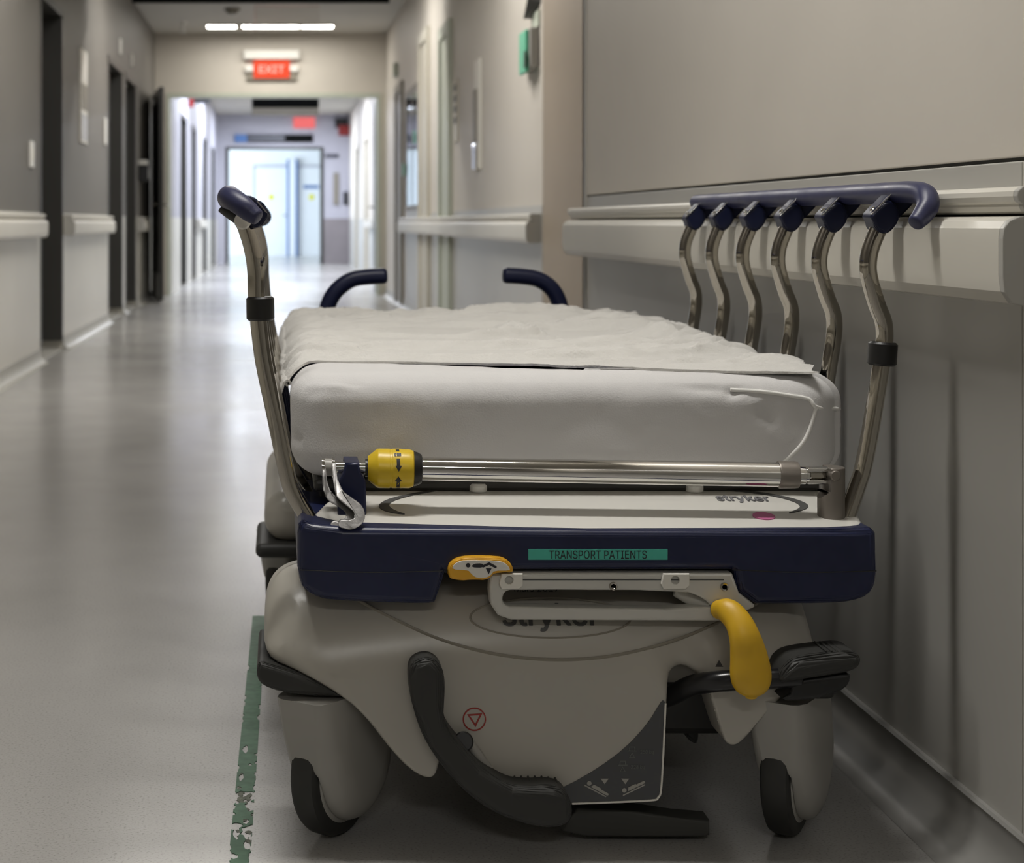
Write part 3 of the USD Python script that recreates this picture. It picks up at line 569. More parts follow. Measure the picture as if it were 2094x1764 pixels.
# ---- white handle bracket
DB = 2.078
outer = pp([(1003, 1172), (1498, 1172), (1512, 1212), (1548, 1240), (1520, 1252), (1490, 1268), (1470, 1270), (1045, 1268), (1018, 1258), (1004, 1236), (1001, 1210)], DB, 0).buffer(-.003).buffer(.003)
inner = pp([(1045, 1206), (1398, 1208), (1440, 1224), (1462, 1246), (1045, 1242), (1032, 1236), (1027, 1225), (1032, 1211)], DB, 1)
br = obj('handle_bracket', rprism(outer.difference(inner), DB, DB + .022, .004, 4), 'tab_white', S, smooth=35, label='pale grey handle bracket')
obj('seam_line', bx(*(at(1068, 0, DB)[0], at(1480, 0, DB)[0]), DB - .0006, DB + .001, at(0, 1186, DB)[2], at(0, 1183.5, DB)[2]), 'ink_soft', br)
for (x0, x1, hx) in ((1020, 1068, 1040), (1350, 1408, 1379)):
    tb = Polygon([xz(x0 + 5, 1171, DB), xz(x1, 1171, DB), xz(x1, 1195, DB), xz(x1 - 8, 1202, DB), xz(x0 + 5, 1203, DB), xz(x0, 1192, DB)]).difference(Point(*xz(hx, 1184, DB)).buffer(8.5 * DB / F))
    obj('clip_tab', rprism(tb, DB - .006, DB - .001, .0012, 2), 'label_white', br)
for px, py in ((1254, 1198), (1481, 1199)):
    q = at(px, py, DB); s_ = obj('socket_screw', lathe([(0, 0), (0, .0030), (-.0026, .0033), (-.0032, .0050), (-.0005, .0056), (.001, .0056)], q, (0, 1, 0), 20), 'chrome', br, smooth=30)
# ---- yellow lever
DY = 2.035
obj('brake_lever', tube([at(1470, 1246, 2.075), at(1490, 1250, 2.06), at(1510, 1272, DY + .01), at(1523, 1303, DY), at(1531, 1340, DY), at(1535, 1375, DY), at(1536, 1398, DY), at(1536, 1414, DY), at(1536, 1424, DY)], np.array([20, 26, 28, 32, 38, 42, 39, 29, 12]) * DY / F, 32, 8, (1, .62)), 'yellow_handle', S, smooth=True, label='yellow curved lever')
obj('lever_arm', tube([at(1385, 1208, 2.10), at(1420, 1228, 2.10), at(1470, 1246, 2.085)], .0085, 16, 6, (1, .6)), 'tab_white', S, smooth=True)
# ---- base hood
DH = 2.086
hood = [(540, 1358), (539, 1290), (546, 1248), (566, 1216), (602, 1197), (680, 1186), (1140, 1180), (1560, 1186), (1640, 1196), (1674, 1220), (1688, 1260), (1692, 1330), (1680, 1350), (1622, 1403), (1565, 1462), (1524, 1512), (1505, 1525), (1490, 1523), (1478, 1508), (1452, 1420), (1440, 1392), (1415, 1372), (1390, 1368), (1370, 1386), (1364, 1430), (1352, 1622), (1336, 1641), (985, 1641), (965, 1610), (905, 1530), (898, 1562), (890, 1588), (872, 1593), (835, 1572), (795, 1528), (745, 1462), (695, 1420), (612, 1380)]
hp = pp(hood, DH, 2)
zt, zl = at(0, 1190, DH)[2], at(0, 1385, DH)[2]; hxc = at(1125, 0, DH)[0]
def hoody(x, z):
    """depth of the hood's moulded front: it leans back towards its top and bulges in the middle"""
    t = np.clip((z - zl) / (zt - zl), 0, 1); return DH + .065 * t ** 2 + .028 * np.clip(t * 1.6, 0, 1) * ((x - hxc) / .4) ** 2
def relief(poly, yf, y1, h=.007):
    """a closed plate with outline poly (x, z); yf(x, z, distance to the rim) is the depth of its front."""
    from scipy.spatial import Delaunay
    import shapely
    pts = [np.array(p.exterior.segmentize(.004).coords)[:-1] for p in polys(poly)]; nb = len(pts[0]); rim = pts[0]
    for d_ in (.0008, .0022, .0045, .008, .0125, .018, .0245, .032):
        g = poly.buffer(-d_)
        for p in polys(g): pts.append(np.array(p.exterior.simplify(.0002).segmentize(.0055).coords)[:-1])
    x0, z0, x1, z1 = poly.bounds; gx, gz = np.meshgrid(np.arange(x0, x1, h), np.arange(z0, z1, h)); gg = np.column_stack([gx.ravel(), gz.ravel()])
    inn_ = poly.buffer(-.036); gg = gg[shapely.contains_xy(inn_, gg[:, 0], gg[:, 1])]; pts.append(gg)
    P = np.vstack(pts); tri = Delaunay(P).simplices; c = P[tri].mean(1); tri = tri[shapely.contains_xy(poly.buffer(.00002), c[:, 0], c[:, 1])]
    dist = shapely.distance(shapely.points(P), poly.exterior); dist[:nb] = 0
    y = yf(P[:, 0], P[:, 1], dist); n = len(P); V = np.vstack([np.column_stack([P[:, 0], y, P[:, 1]]), np.column_stack([P[:, 0], y1(P[:, 0], P[:, 1]) if callable(y1) else np.full(n, y1), P[:, 1]])])
    i = np.arange(nb); j = (i + 1) % nb
    fr_ = trimesh.Trimesh(V, np.vstack([tri, tri[:, ::-1] + n, np.column_stack([i, j, j + n]), np.column_stack([i, j + n, i + n])]), process=False); fr_.fix_normals(); return fr_
def hoodfront(x, z, d):
    w = np.clip((z - zl + .03) / .09, 0, 1); w = w * w * (3 - 2 * w); R = .004 + .052 * w; u = np.minimum(d, R)
    return hoody(x, z) + R - np.sqrt(R * R - (R - u) ** 2)
front = relief(hp, hoodfront, lambda x, z: hoody(x, z) + .062)
top = pp([(539, 1352), (539, 1290), (546, 1248), (566, 1216), (602, 1197), (680, 1186), (1140, 1180), (1560, 1186), (1640, 1196), (1674, 1220), (1688, 1260), (1692, 1330), (1690, 1345)], DH, 2)
roof = relief(top, lambda x, z, d: hoody(x, z) + .058, 2.245)
# rear lobe of the hood, with the waist between
k = 3.05 / DH
def lobe(y0, y1, x0, x1, z0, z1, r): return rbx(x0, x1, y0, y1, z0, z1, r, 3)
rear = rbx(-.028, .83, 3.0, 3.66, .225, .325, .045, 3); waist = rbx(.09, .72, 2.2, 3.3, .19, .325, .03, 2)
hd = obj('base_hood', cat([front, roof, waist, rear]), 'hood_grey', S, smooth=40, label='warm grey moulded hood over the wheels')
def hoodtube(pts, r):
    q = spline([at(a, b, DH) for a, b in pts], 10); q[:, 1] = hoody(q[:, 0], q[:, 2]) - .0002
    return tube(q, r, 10, 1, (1, .35), sm=False)
obj('hood_groove', hoodtube([(700, 1226), (790, 1268), (900, 1311), (1010, 1338), (1120, 1349), (1230, 1345), (1340, 1325), (1450, 1293), (1570, 1250)], .0022), 'frame_taupe', hd)
th = np.linspace(0, 2 * math.pi, 37)
obj('hood_groove', hoodtube([(1132 + 166 * math.cos(t), 1272 + 36 * math.sin(t)) for t in th], .0014), 'frame_taupe', hd)
t = text_xz('stryker', at(1032, 0, DH)[0], at(0, 1284, DH)[2], 200 * DH / F, 38 * DH / F, 0, .0016, True); t.vertices[:, 1] += hoody(t.vertices[:, 0], t.vertices[:, 2]); obj('lettering', t, 'ink_soft', hd)
t = text_xz('Mars 2019', at(1062, 0, DH)[0], at(0, 1225, DH)[2], 92 * DH / F, 11 * DH / F, 0, .0012); t.vertices[:, 1] += hoody(t.vertices[:, 0], t.vertices[:, 2]); obj('lettering', t, 'ink_soft', hd)
c0 = Point(*xz(970, 1470, DH)); kk = DH / F
tri = [xz(955, 1460, DH), xz(986, 1458, DH), xz(972.5, 1486, DH)]
tg = Polygon(tri)
sy = unary_union([c0.buffer(24 * kk).difference(c0.buffer(21.3 * kk)), tg.difference(tg.buffer(-3.2 * kk))])
obj('warning_symbol', cat([rprism(g, DH - .0008, DH + .001, 0) for g in polys(sy)]), 'red_print', hd, label='red triangle in a ring')
pt = Polygon([xz(1464, 1364, DH), xz(1480, 1364, DH), xz(1472, 1351, DH)]); obj('pointer_mark', rprism(pt, hoody(at(1472, 0, DH)[0], at(0, 1358, DH)[2]) - .001, DH + .02, 0), 'ink_soft', hd)
# slate decal with symbols
sl = pp([(1357, 1430), (1361, 1440), (1352, 1612), (1346, 1630), (1334, 1636), (1166, 1641), (1140, 1640), (1130, 1615), (1160, 1606), (1220, 1572), (1280, 1528), (1325, 1478), (1350, 1436)], DH, 1)
dc = obj('capacity_decal', rprism(sl, DH - .0010, DH + .001, 0), 'slate', S, label='slate decal with pale symbols')
obj('decal_edge', tube([at(a, b, DH - .001) for a, b in [(1361, 1438), (1357, 1530), (1352, 1612), (1346, 1630), (1332, 1636), (1250, 1640), (1170, 1643)]], .0014, 8, 6), 'label_white', dc, smooth=True)
kk = DH / F
def patient(x, y, ang, flip):
    def R(u, v):
        a = math.radians(ang); u *= flip; return xz(x + u * math.cos(a) - v * math.sin(a), y + u * math.sin(a) + v * math.cos(a), DH)
    g = [LineString([R(-24, 9), R(24, 9)]).buffer(1.3 * kk), Point(*R(-18, 1.0)).buffer(4.6 * kk), Polygon([R(-12, 6), R(-8, -1), R(8, -1), R(11, 3), R(9, 6)]), LineString([R(8, 3.5), R(25, 3.5)]).buffer(2.6 * kk)]
    return g
gl = patient(1221, 1608, 28, 1) + patient(1292, 1606, -26, 1)
gl += [Polygon([xz(x - 8, 1591, DH), xz(x + 8, 1591, DH), xz(x, 1602, DH)]) for x in (1236, 1278)]
obj('tilt_symbol', cat([rprism(g, DH - .0016, DH, 0) for g in polys(unary_union(gl))]), 'label_print', dc)
ft = []
for (x, y) in ((1292, 1534), (1273, 1563)):
    o = Polygon([xz(x - 6, y + 14, DH), xz(x + 6, y + 14, DH), xz(x, y + 3, DH)]); ft += [o.difference(o.buffer(-1.1 * kk)), LineString([xz(x - 9, y, DH), xz(x + 9, y, DH)]).buffer(.8 * kk), LineString([xz(x - 6, y, DH), xz(x - 5, y - 8, DH), xz(x + 5, y - 8, DH), xz(x + 6, y, DH)]).buffer(.7 * kk)]
obj('faint_symbol', cat([rprism(g, DH - .0016, DH, 0) for g in polys(unary_union(ft))]), 'label_faint', dc)
for s_, x, y in (('250 kg', 1309, 1540), ('228 kg', 1290, 1571)):
    q = at(x, y, DH); obj('lettering', text_xz(s_, q[0], q[2], 27 * kk, 8 * kk, DH - .001, .0006), 'label_faint', dc)
# ---- foot pedals
ped = pp([(836, 1362), (846, 1347), (866, 1339), (886, 1342), (902, 1358), (909, 1385), (908, 1430), (905, 1458), (918, 1488), (945, 1520), (972, 1553), (1005, 1578), (1042, 1599), (1080, 1602), (1125, 1600), (1150, 1607), (1166, 1632), (1169, 1660), (1158, 1680), (1130, 1688), (1090, 1684), (1040, 1670), (988, 1645), (940, 1606), (900, 1560), (864, 1504), (845, 1450), (836, 1400)], 2.06, 2)
pd = obj('foot_pedal', rprism(ped, 2.044, 2.082, .012, 6), 'rubber', S, smooth=40, label='charcoal curved foot pedal')
for k in range(7):
    q = at(1058 + 14 * k, 1603 - (k > 4) * (-1.5) * (k - 4), 2.06); obj('grip_rib', tube([q + (0, -.002, -.001), q + (0, .03, .001)], .0016, 8, 2), 'rubber', pd, smooth=True)
obj('pedal_pivot', cyl(at(948, 1516, 2.066), at(948, 1516, 2.09), .013, 28), 'black', S, smooth=30)
obj('pedal_link', tube([at(955, 1512, 2.08), at(978, 1545, 2.08), at(1000, 1575, 2.085)], .007, 14, 4), 'cover_grey', S, smooth=True)
obj('pedal_shaft', tube([at(1330, 1440, 2.14), at(1372, 1422, 2.12), at(1420, 1400, 2.09), at(1480, 1392, 2.062), at(1560, 1388, 2.055), at(1630, 1384, 2.06)], np.array([19, 20, 21, 21, 21, 20]) * 2.09 / F, 20, 6), 'black_gloss', S, smooth=True, label='black pedal shaft')
pt = pp([(1588, 1392), (1590, 1372), (1606, 1350), (1628, 1338), (1700, 1329), (1738, 1327), (1754, 1336), (1757, 1352), (1742, 1368), (1700, 1376), (1640, 1384), (1606, 1391)], 2.05, 2)
p2 = obj('foot_pedal', rprism(pt, 2.035, 2.095, .012, 5), 'rubber', S, smooth=40, label='ridged charcoal foot pedal on the wall side')
pu = pp([(1604, 1388), (1700, 1376), (1737, 1370), (1733, 1396), (1712, 1412), (1690, 1416), (1660, 1428), (1588, 1430), (1618, 1408)], 2.06, 1)
obj('pedal_underside', rprism(pu, 2.05, 2.09, .006, 4), 'black', p2, smooth=40)
for k in range(6):
    q = at(1690 + 11 * k, 1331 + (.35 * max(0, k - 3)) * 6, 2.045); obj('grip_rib', tube([q, q + (.0, .045, .0)], .0014, 8, 2), 'rubber', p2, smooth=True)
obj('pedal_lever', rprism(pp([(1392, 1420), (1432, 1412), (1431, 1500), (1429, 1520), (1422, 1523), (1408, 1514), (1399, 1495)], 2.25, 2), 2.25, 2.29, .008, 4), 'rubber', S, smooth=40)
# ---- corner roller bumpers
rb = pp([(525, 1372), (530, 1360), (543, 1362), (600, 1380), (650, 1398), (690, 1420), (712, 1433), (640, 1432), (575, 1424), (536, 1410), (525, 1394)], 2.075, 1)
obj('corner_bumper', rprism(rb, 2.0895, 2.26, .008, 5), 'rubber', S, smooth=40)
obj('corner_bumper', rbx(at(1600, 0, 2.1)[0], at(1712, 0, 2.1)[0], 2.1, 2.27, at(0, 1432, 2.1)[2], at(0, 1395, 2.1)[2], .01, 2), 'rubber', S, smooth=40)
obj('corner_bumper', rbx(-.044, .08, 2.98, 3.22, .203, .231, .013, 3), 'rubber', S, smooth=40); obj('corner_bumper', rbx(.74, .86, 2.98, 3.22, .203, .231, .013, 3), 'rubber', S, smooth=40)
# ---- casters
def caster(px, d, yaw, name_label=None, xo=None):
    x = (px - VX) * d / F if xo is None else xo
    T = thing('caster', parent=S, loc=(x, d, 0))
    u = np.array((-math.sin(yaw), -math.cos(yaw), 0)); n = np.array((math.cos(yaw), -math.sin(yaw), 0)); up = np.array((0, 0, 1.))
    loc = lambda a, b, c: a * u + b * up + c * n
    Rw, zc = .098, .098
    o = zc * up
    tread = lathe([(-.019, .07), (-.019, .088), (-.016, .0945), (-.010, .0975), (0, .098), (.010, .0975), (.016, .0945), (.019, .088), (.019, .07)], o, n, 64)
    obj('tread', tread, 'rubber', T, smooth=35)
    obj('wheel', lathe([(-.021, 0), (-.021, .076), (-.016, .082), (.016, .082), (.021, .076), (.021, 0)], o, n, 48), 'cover_grey', T, smooth=35)
    pts = []; ang = np.linspace(0, 2 * math.pi, 49)[:-1]; uc, wc = -.010, .109
    for c, r in ((.048, .048), (.046, .062), (.042, .074), (.035, .083), (.027, .087), (-.012, .087), (-.020, .078), (-.024, .070)):
        pts += [loc(uc + r * math.cos(t), wc + r * math.sin(t), c) for t in ang]
    for z_, fr_, bk_, n1_, n0_ in ((.205, .104, -.080, .046, -.040), (.16, .100, -.084, .046, -.034), (.112, .090, -.088, .043, -.027)):
        for c, k_ in ((n1_, .55), (n1_ - .004, .82), (n1_ - .012, .96), (n1_ - .022, 1.), (n0_ + .014, 1.), (n0_ + .005, .94), (n0_, .8)):
            pts += [loc(fr_ * k_, z_, c), loc(fr_ * k_ * .6, z_, c), loc(bk_ * k_, z_, c)]
    hm = m3.Manifold.hull_points(np.array(pts))
    box_ = lambda u0, u1, w0, w1, c0, c1: m3.Manifold.hull_points(np.array([loc(u_, w_, c_) for u_ in (u0, u1) for w_ in (w0, w1) for c_ in (c0, c1)]))
    cut = box_(-.2, .2, -.01, .104, -.09, .0215)
    arch = m3.Manifold.hull_points(np.array([loc(u_, .098 + .020 * math.sin(t), .0005 + .021 * math.cos(t)) for u_ in (.0, .16) for t in np.linspace(-.3, math.pi + .3, 26)]))
    cov = hm - cut - arch
    mm = cov.to_mesh(); tm = trimesh.Trimesh(mm.vert_properties[:, :3], mm.tri_verts, process=True)
    obj('wheel_cover', tm, 'cover_grey', T, smooth=32)
    obj('swivel_stem', cyl(loc(0, .2, 0), loc(0, .26, 0), .024, 24), 'steel_matte', T, smooth=30)
caster(688, 2.172, math.radians(32)); caster(1613, 2.172, math.radians(30))
caster(0, 3.34, math.radians(14), xo=.012); caster(0, 3.34, math.radians(14), xo=.77)
# ---- under carriage and lift columns
obj('chassis_bar', rprism(pp([(1180, 1652), (1290, 1658), (1382, 1672), (1452, 1678), (1452, 1708), (1440, 1712), (1200, 1712), (1150, 1700)], 2.13, 0), 2.13, 2.165, .004, 3), 'rail_gap', S, smooth=35)
obj('chassis_bar', rbx(.10, .68, 2.24, 3.5, .11, .19, .01), 'frame_dark', S)
obj('fifth_wheel', lathe([(-.014, 0), (-.014, .055), (0, .06), (.014, .055), (.014, 0)], (.33, 2.75, .0605), (1, 0, 0), 36), 'rubber', S, smooth=35)
for y in (2.72, 3.22): obj('lift_column', cyl((.405, y, .30), (.405, y, .455), .075, 40), 'cover_grey', S, smooth=30)
obj('litter_frame', cat([rbx(.06, .10, 2.3, 3.86, .428, .462, .006), rbx(.72, .76, 2.3, 3.86, .428, .462, .006), rbx(.06, .76, 3.78, 3.84, .428, .462, .006), rbx(.05, .775, 2.25, 3.78, .455, .4725, .006)]), 'frame_dark', S)
# ---- folded pole across the foot end
DP = 2.172
DS = 2.144
A, B = at(655, 955, DP), at(1712, 972, DS); ax = (B - A) / np.linalg.norm(B - A); LA = np.linalg.norm(B - A)
def along(px): return A + ax * LA * (px - 655) / (1712 - 655)
def sp(px): return LA * (px - 655) / (1712 - 655)
pole = thing('iv_pole', parent=S, label='folded chrome pole with a yellow grip knob')
obj('inner_tube', lathe([(sp(683), 0), (sp(683), .0083), (sp(760), .0083), (sp(760), 0)], A, ax, 40), 'chrome_bright', pole, smooth=30)
obj('main_tube', lathe([(sp(855), 0), (sp(855), .0158), (sp(1598), .0166), (sp(1598), 0)], A, ax, 64), 'chrome_bright', pole, smooth=30)
knob = obj('grip_knob', lathe([(sp(753), 0), (sp(753), .0160), (sp(755), .0172), (sp(772), .0262), (sp(776), .0268), (sp(798), .0268), (sp(799), .0263), (sp(803), .0263), (sp(804), .0268), (sp(822), .0268), (sp(823), .0265), (sp(838), .0265), (sp(846), .0248), (sp(849), .0225), (sp(849), 0)], A, ax, 64), 'yellow', pole, smooth=30, label='yellow grip knob')
obj('knob_ring', lathe([(sp(748), 0), (sp(748), .0122), (sp(755), .0122), (sp(755), 0)], A, ax, 40), 'black', pole, smooth=30)
obj('knob_collar', lathe([(sp(848), 0), (sp(848), .0240), (sp(856), .0225), (sp(864), .0195), (sp(866), .0150), (sp(866), 0)], A, ax, 48), 'black', pole, smooth=30)
KC = along(815)
def onknob(g, r=.0268):
    ms = []
    for p in polys(g.segmentize(.0012)):
        v, f = trimesh.creation.triangulate_polygon(p, engine='earcut')
        for s_, fl in ((r + .0004, 1),):
            P3 = np.column_stack([v[:, 0], KC[1] - s_ * np.cos(v[:, 1] / r), KC[2] + s_ * np.sin(v[:, 1] / r)]); ms.append(trimesh.Trimesh(P3, f, process=False))
    return cat(ms)
# ring of small squares so that the flat arrow follows the knob
def rast(poly, step=.0007):
    x0, y0, x1, y1 = poly.bounds; out = []
    for yy in np.arange(y0, y1, step): out += polys(poly.intersection(sbox(x0, yy, x1, yy + step)))
    return out
K = DP / F
def kp(pts): return Polygon([((a - VX) * K, (957.5 - b) * K * 1.0) for a, b in pts])
arc = lambda b: math.asin(max(-1, min(1, (957.5 - b) * K / .0268))) * .0268
def ka(pts): return Polygon([((a - VX) * (DP - .026) / F, arc(b)) for a, b in pts])
arrows = [ka([(811, 933), (818, 933), (818, 946), (822, 946), (815, 958), (808, 946), (811, 946)]), ka([(811, 991), (818, 991), (818, 978), (822, 978), (814.5, 967), (807, 978), (811, 978)])]
locks = [ka([(812, 923.5), (821, 923.5), (821, 928.5), (812, 928.5)]), ka([(807, 924), (811, 923.6), (811, 924.6), (808, 926), (811, 928), (811, 929), (807, 928.4)]), ka([(811, 918.3), (818, 918.3), (818, 920.5), (811, 920.5)]), ka([(812, 993), (820, 993), (820, 995.2), (812, 995.2)])]
obj('arrow_mark', onknob(unary_union([g for a in arrows + locks for g in rast(a)]) if False else MultiPolygon([g for a in arrows + locks for g in rast(a)])), 'ink', knob)
obj('end_collar', lathe([(sp(1592), 0), (sp(1592), .0178), (sp(1595), .0188), (sp(1626), .0182), (sp(1632), .0176), (sp(1632), 0)], A, ax, 48), 'steel_matte', pole, smooth=30)
fk = [lathe([(sp(1630), 0), (sp(1630), .0125), (sp(1646), .0125), (sp(1647), .0115), (sp(1652), .0112), (sp(1652), 0)], A, ax, 40)]
for s_ in (-1, 1):
    q0, q1 = along(1648) + (0, 0, s_ * .0082), along(1694) + (0, 0, s_ * .0082); fk.append(rbx(q0[0], q1[0], q0[1] - .0095, q0[1] + .0095, q0[2] - .0032, q0[2] + .0032, .002))
obj('pivot_fork', cat(fk), 'chrome_bright', pole, smooth=30)
q0, q1 = along(1655), along(1690); obj('pivot_tongue', rbx(q0[0], q1[0], q0[1] - .004, q0[1] + .004, q0[2] - .005, q0[2] + .005, .002), 'chrome', pole)
SX = (1699.5 - VX) * DS / F; SR = 27 * DS / F
dz = float(deck_z(DS)); zt_ = at(0, 954, DS)[2]
sock = lathe([(0, 0), (0, SR), (zt_ - dz - .001 + .005, SR), (zt_ - dz + .005, SR - .001), (zt_ - dz + .005, 0)], (SX, DS, dz - .005), (0, 0, 1), 48)
notch = m3.Manifold(m3.Mesh(np.asarray(bx(SX - .05, SX - .006, DS - .05, DS + .05, at(0, 1003, DS)[2], zt_ + .02).vertices, np.float32), np.asarray(bx(0, 1, 0, 1, 0, 1).faces, np.uint32)))
sm_ = m3.Manifold(m3.Mesh(np.asarray(sock.vertices, np.float32), np.asarray(sock.faces, np.uint32)))
wed = m3.Manifold.hull_points(np.array([(SX - .05, DS + s_ * .05, at(0, 1003, DS)[2]) for s_ in (-1, 1)] + [(SX - .008, DS + s_ * .05, at(0, 1003, DS)[2]) for s_ in (-1, 1)] + [(SX - .05, DS + s_ * .05, at(0, 1024, DS)[2]) for s_ in (-1, 1)] + [(SX - .018, DS + s_ * .05, at(0, 1018, DS)[2]) for s_ in (-1, 1)]))
r_ = (sm_ - notch - wed).to_mesh(); sock = trimesh.Trimesh(r_.vert_properties[:, :3], r_.tri_verts) if len(r_.tri_verts) else sock
obj('pole_socket', sock, 'steel_matte', pole, smooth=30, label='brownish steel socket')
q = at(1708, 972, DS - SR); obj('pivot_bolt', cyl(q + (0, -.0028, 0), q + (0, .02, 0), 10.5 * DS / F, 24, .0012), 'steel_matte', pole, smooth=30)
# pole rest, roller and hooks
obj('pole_rest', rprism(pp([(706, 946), (735, 946), (737, 965), (748, 985), (750, 1050), (747, 1064), (690, 1064), (692, 985), (703, 966)], 2.148, 0).buffer(-.0012).buffer(.0012), 2.147, 2.205, .004, 4), 'navy', pole, smooth=35, label='navy pole rest')
obj('hook_roller', lathe([(sp(664), 0), (sp(664), .0118), (sp(681), .0118), (sp(681), 0)], A - (0, 0, 0.0), ax, 36), 'cover_grey', pole, smooth=30)
for px in (661.5, 682): obj('hook_washer', lathe([(sp(px - 2.6), 0), (sp(px - 2.6), .0138), (sp(px + 2.6), .0138), (sp(px + 2.6), 0)], A, ax, 36), 'chrome_bright', pole, smooth=30)
def hook(pts, rad, y0, y1):
    g = []; pts = np.array(pts, float); q = spline(np.column_stack([pts, rad]), 10); d = y0
    for a, b in zip(q[:-1], q[1:]): g.append(LineString([xz(a[0], a[1], d), xz(b[0], b[1], d)]).buffer(.5 * (a[2] + b[2]) * d / F))
    m = rprism(unary_union(g), y0, y1, .0012, 3)
    # bends out of the wall of the pole and hangs forward over the deck
    z0, z1 = at(0, 945, d)[2], at(0, 1080, d)[2]; v = m.vertices.copy(); t = np.clip((z0 - v[:, 2]) / (z0 - z1), 0, 1); y_ = v[:, 1] + .030 * np.clip(1 - 2.2 * t, 0, 1) - .052 * t ** 1.2
    k_ = (y_ / v[:, 1]); m.vertices = np.column_stack([v[:, 0] * k_, y_, H - (H - v[:, 2]) * k_])
    return m
obj('coat_hook', hook([(683, 950), (685, 975), (690, 995), (697, 1012), (714, 1026), (731, 1040), (736, 1056), (730, 1067), (716, 1073), (701, 1071)], [4, 4.5, 6.5, 9, 10, 10.5, 10.5, 10, 10, 9], 2.130, 2.134), 'steel', pole, smooth=30, label='worn steel hook')
obj('coat_hook', hook([(662, 950), (664, 980), (668, 1002), (678, 1018), (695, 1028), (712, 1042), (716, 1056), (710, 1068), (698, 1075), (684, 1073)], [4, 4.5, 6.5, 8.5, 8.5, 8.5, 8.5, 8.5, 8.5, 8], 2.139, 2.143), 'steel', pole, smooth=30, label='worn steel hook')
# ---- side rails
Y1, DYR = 2.149, .194
rp = [(1716, 1098), (1728, 1066), (1755, 988), (1765, 955), (1780, 880), (1799, 765), (1806, 722), (1809, 688), (1806, 656), (1793, 622), (1779, 574), (1775, 545), (1779, 513), (1791, 480), (1800, 462)]
lp = [(648, 1098), (634, 1066), (598, 1003), (584, 955), (562, 848), (540, 745), (531, 680), (527, 640), (524, 600), (523, 560), (520, 530), (513, 497), (503, 466), (497, 452)]
clampR = [(1770, 440), (1786, 424), (1822, 388), (1850, 386), (1870, 396), (1868, 412), (1832, 449), (1824, 452), (1818, 466), (1806, 478), (1794, 477), (1780, 466), (1778, 452)]
knuckR = [(1769, 441), (1788, 419), (1806, 408), (1822, 414), (1832, 432), (1829, 452), (1819, 467), (1806, 478), (1794, 477), (1780, 466), (1776, 452)]
knuckL = [(520, 412), (536, 410), (549, 432), (547, 448), (536, 462), (520, 467), (508, 452)]
clampL = [(470, 412), (480, 404), (508, 398), (528, 408), (547, 432), (547, 446), (536, 460), (520, 467), (505, 462), (480, 440)]
def side_rail(path, clamp, knuck, bar, label, plate, bolt, collar):
    T = thing('side_rail', parent=S, label=label)
    post = tube([at(a, b, Y1) for a, b in path], .0116, 22, 7); cl = rprism(pp(clamp, Y1, 1), Y1 - .010, Y1 + .016, .004, 4); kn = rprism(pp(knuck, Y1, 2), Y1 - .0185, Y1 + .014, .006, 5)
    pl = rprism(LineString([xz(*plate[0], Y1), xz(*plate[1], Y1)]).buffer(.0009), Y1 - .0200, Y1 - .0178, .0004, 2)
    bo = lathe([(-.001, .0048), (.0012, .0044), (.0026, .0026), (.003, 0)], at(*bolt, Y1) + (0, -.008, 0), (-.7, 0, .7) if path[0][0] > 1000 else (.7, 0, .7), 16)
    fx = at(*path[0], Y1); ins = 1 if fx[0] < .4 else -1; foot = rbx(min(fx[0] - .012 * ins, fx[0] + .05 * ins), max(fx[0] - .012 * ins, fx[0] + .05 * ins), Y1 - .014, Y1 + .014, .400, .420, .004)
    for k in range(6):
        y = DYR * k
        for nm, m, mt, sm in (('post', post, 'chrome', True), ('clamp', cl, 'navy_dark', 40), ('clamp_knuckle', kn, 'navy_dark', 40), ('clamp_plate', pl, 'chrome_bright', 30), ('clamp_bolt', bo, 'chrome_bright', 30), ('post_foot', foot, 'frame_dark', False)):
            obj(nm, m.copy().apply_translation((0, y, 0)), mt, T, smooth=sm)
    obj('collar', cyl(at(*collar[0], Y1), at(*collar[1], Y1), .0192, 36, .0028), 'black', T, smooth=30, label='black rubber collar')
    obj('top_rail', tube(bar, [.0148] * (len(bar) - 4) + [.0146, .014, .0125, .0108], 28, 8, None, .4), 'navy_top', T, smooth=True, label='navy padded top rail')
    return T
barR = [(.843, 3.17, .881), (.843, 2.6, .881), (.8432, 2.2, .881), (.8438, 2.10, .8805), (.8440, 2.055, .876), (.8395, 2.035, .862), (.8285, 2.027, .8485), (.8195, 2.022, .8405)]
side_rail(rp, clampR, knuckR, barR, 'folded side rail against the right wall', ((1824, 386), (1772, 438)), (1780, 428), ((1803, 747), (1806, 699)))
barL = [(-.071, 3.17, .872), (-.071, 2.6, .872), (-.0695, 2.2, .872), at(468, 402, 2.09), at(476, 407, 2.05), at(497, 422, 2.03), at(514, 436, 2.025), at(524, 443, 2.022)]
TL = side_rail(lp, clampL, knuckL, barL, 'folded side rail on the corridor side', ((527, 412), (545, 434)), (538, 436), ((533, 655), (532, 606)))
obj('end_plug', lathe([(0, 0), (0, .009), (.004, .0115), (.012, .0105), (.012, 0)], at(496, 452, 2.110), (0, 1, 0), 28), 'label_white', TL, smooth=30); obj('rail_underside', tube([at(455, 425, 2.15), at(472, 438, 2.15), at(492, 452, 2.15)], .0075, 18, 5), 'frame_dark', TL, smooth=True)
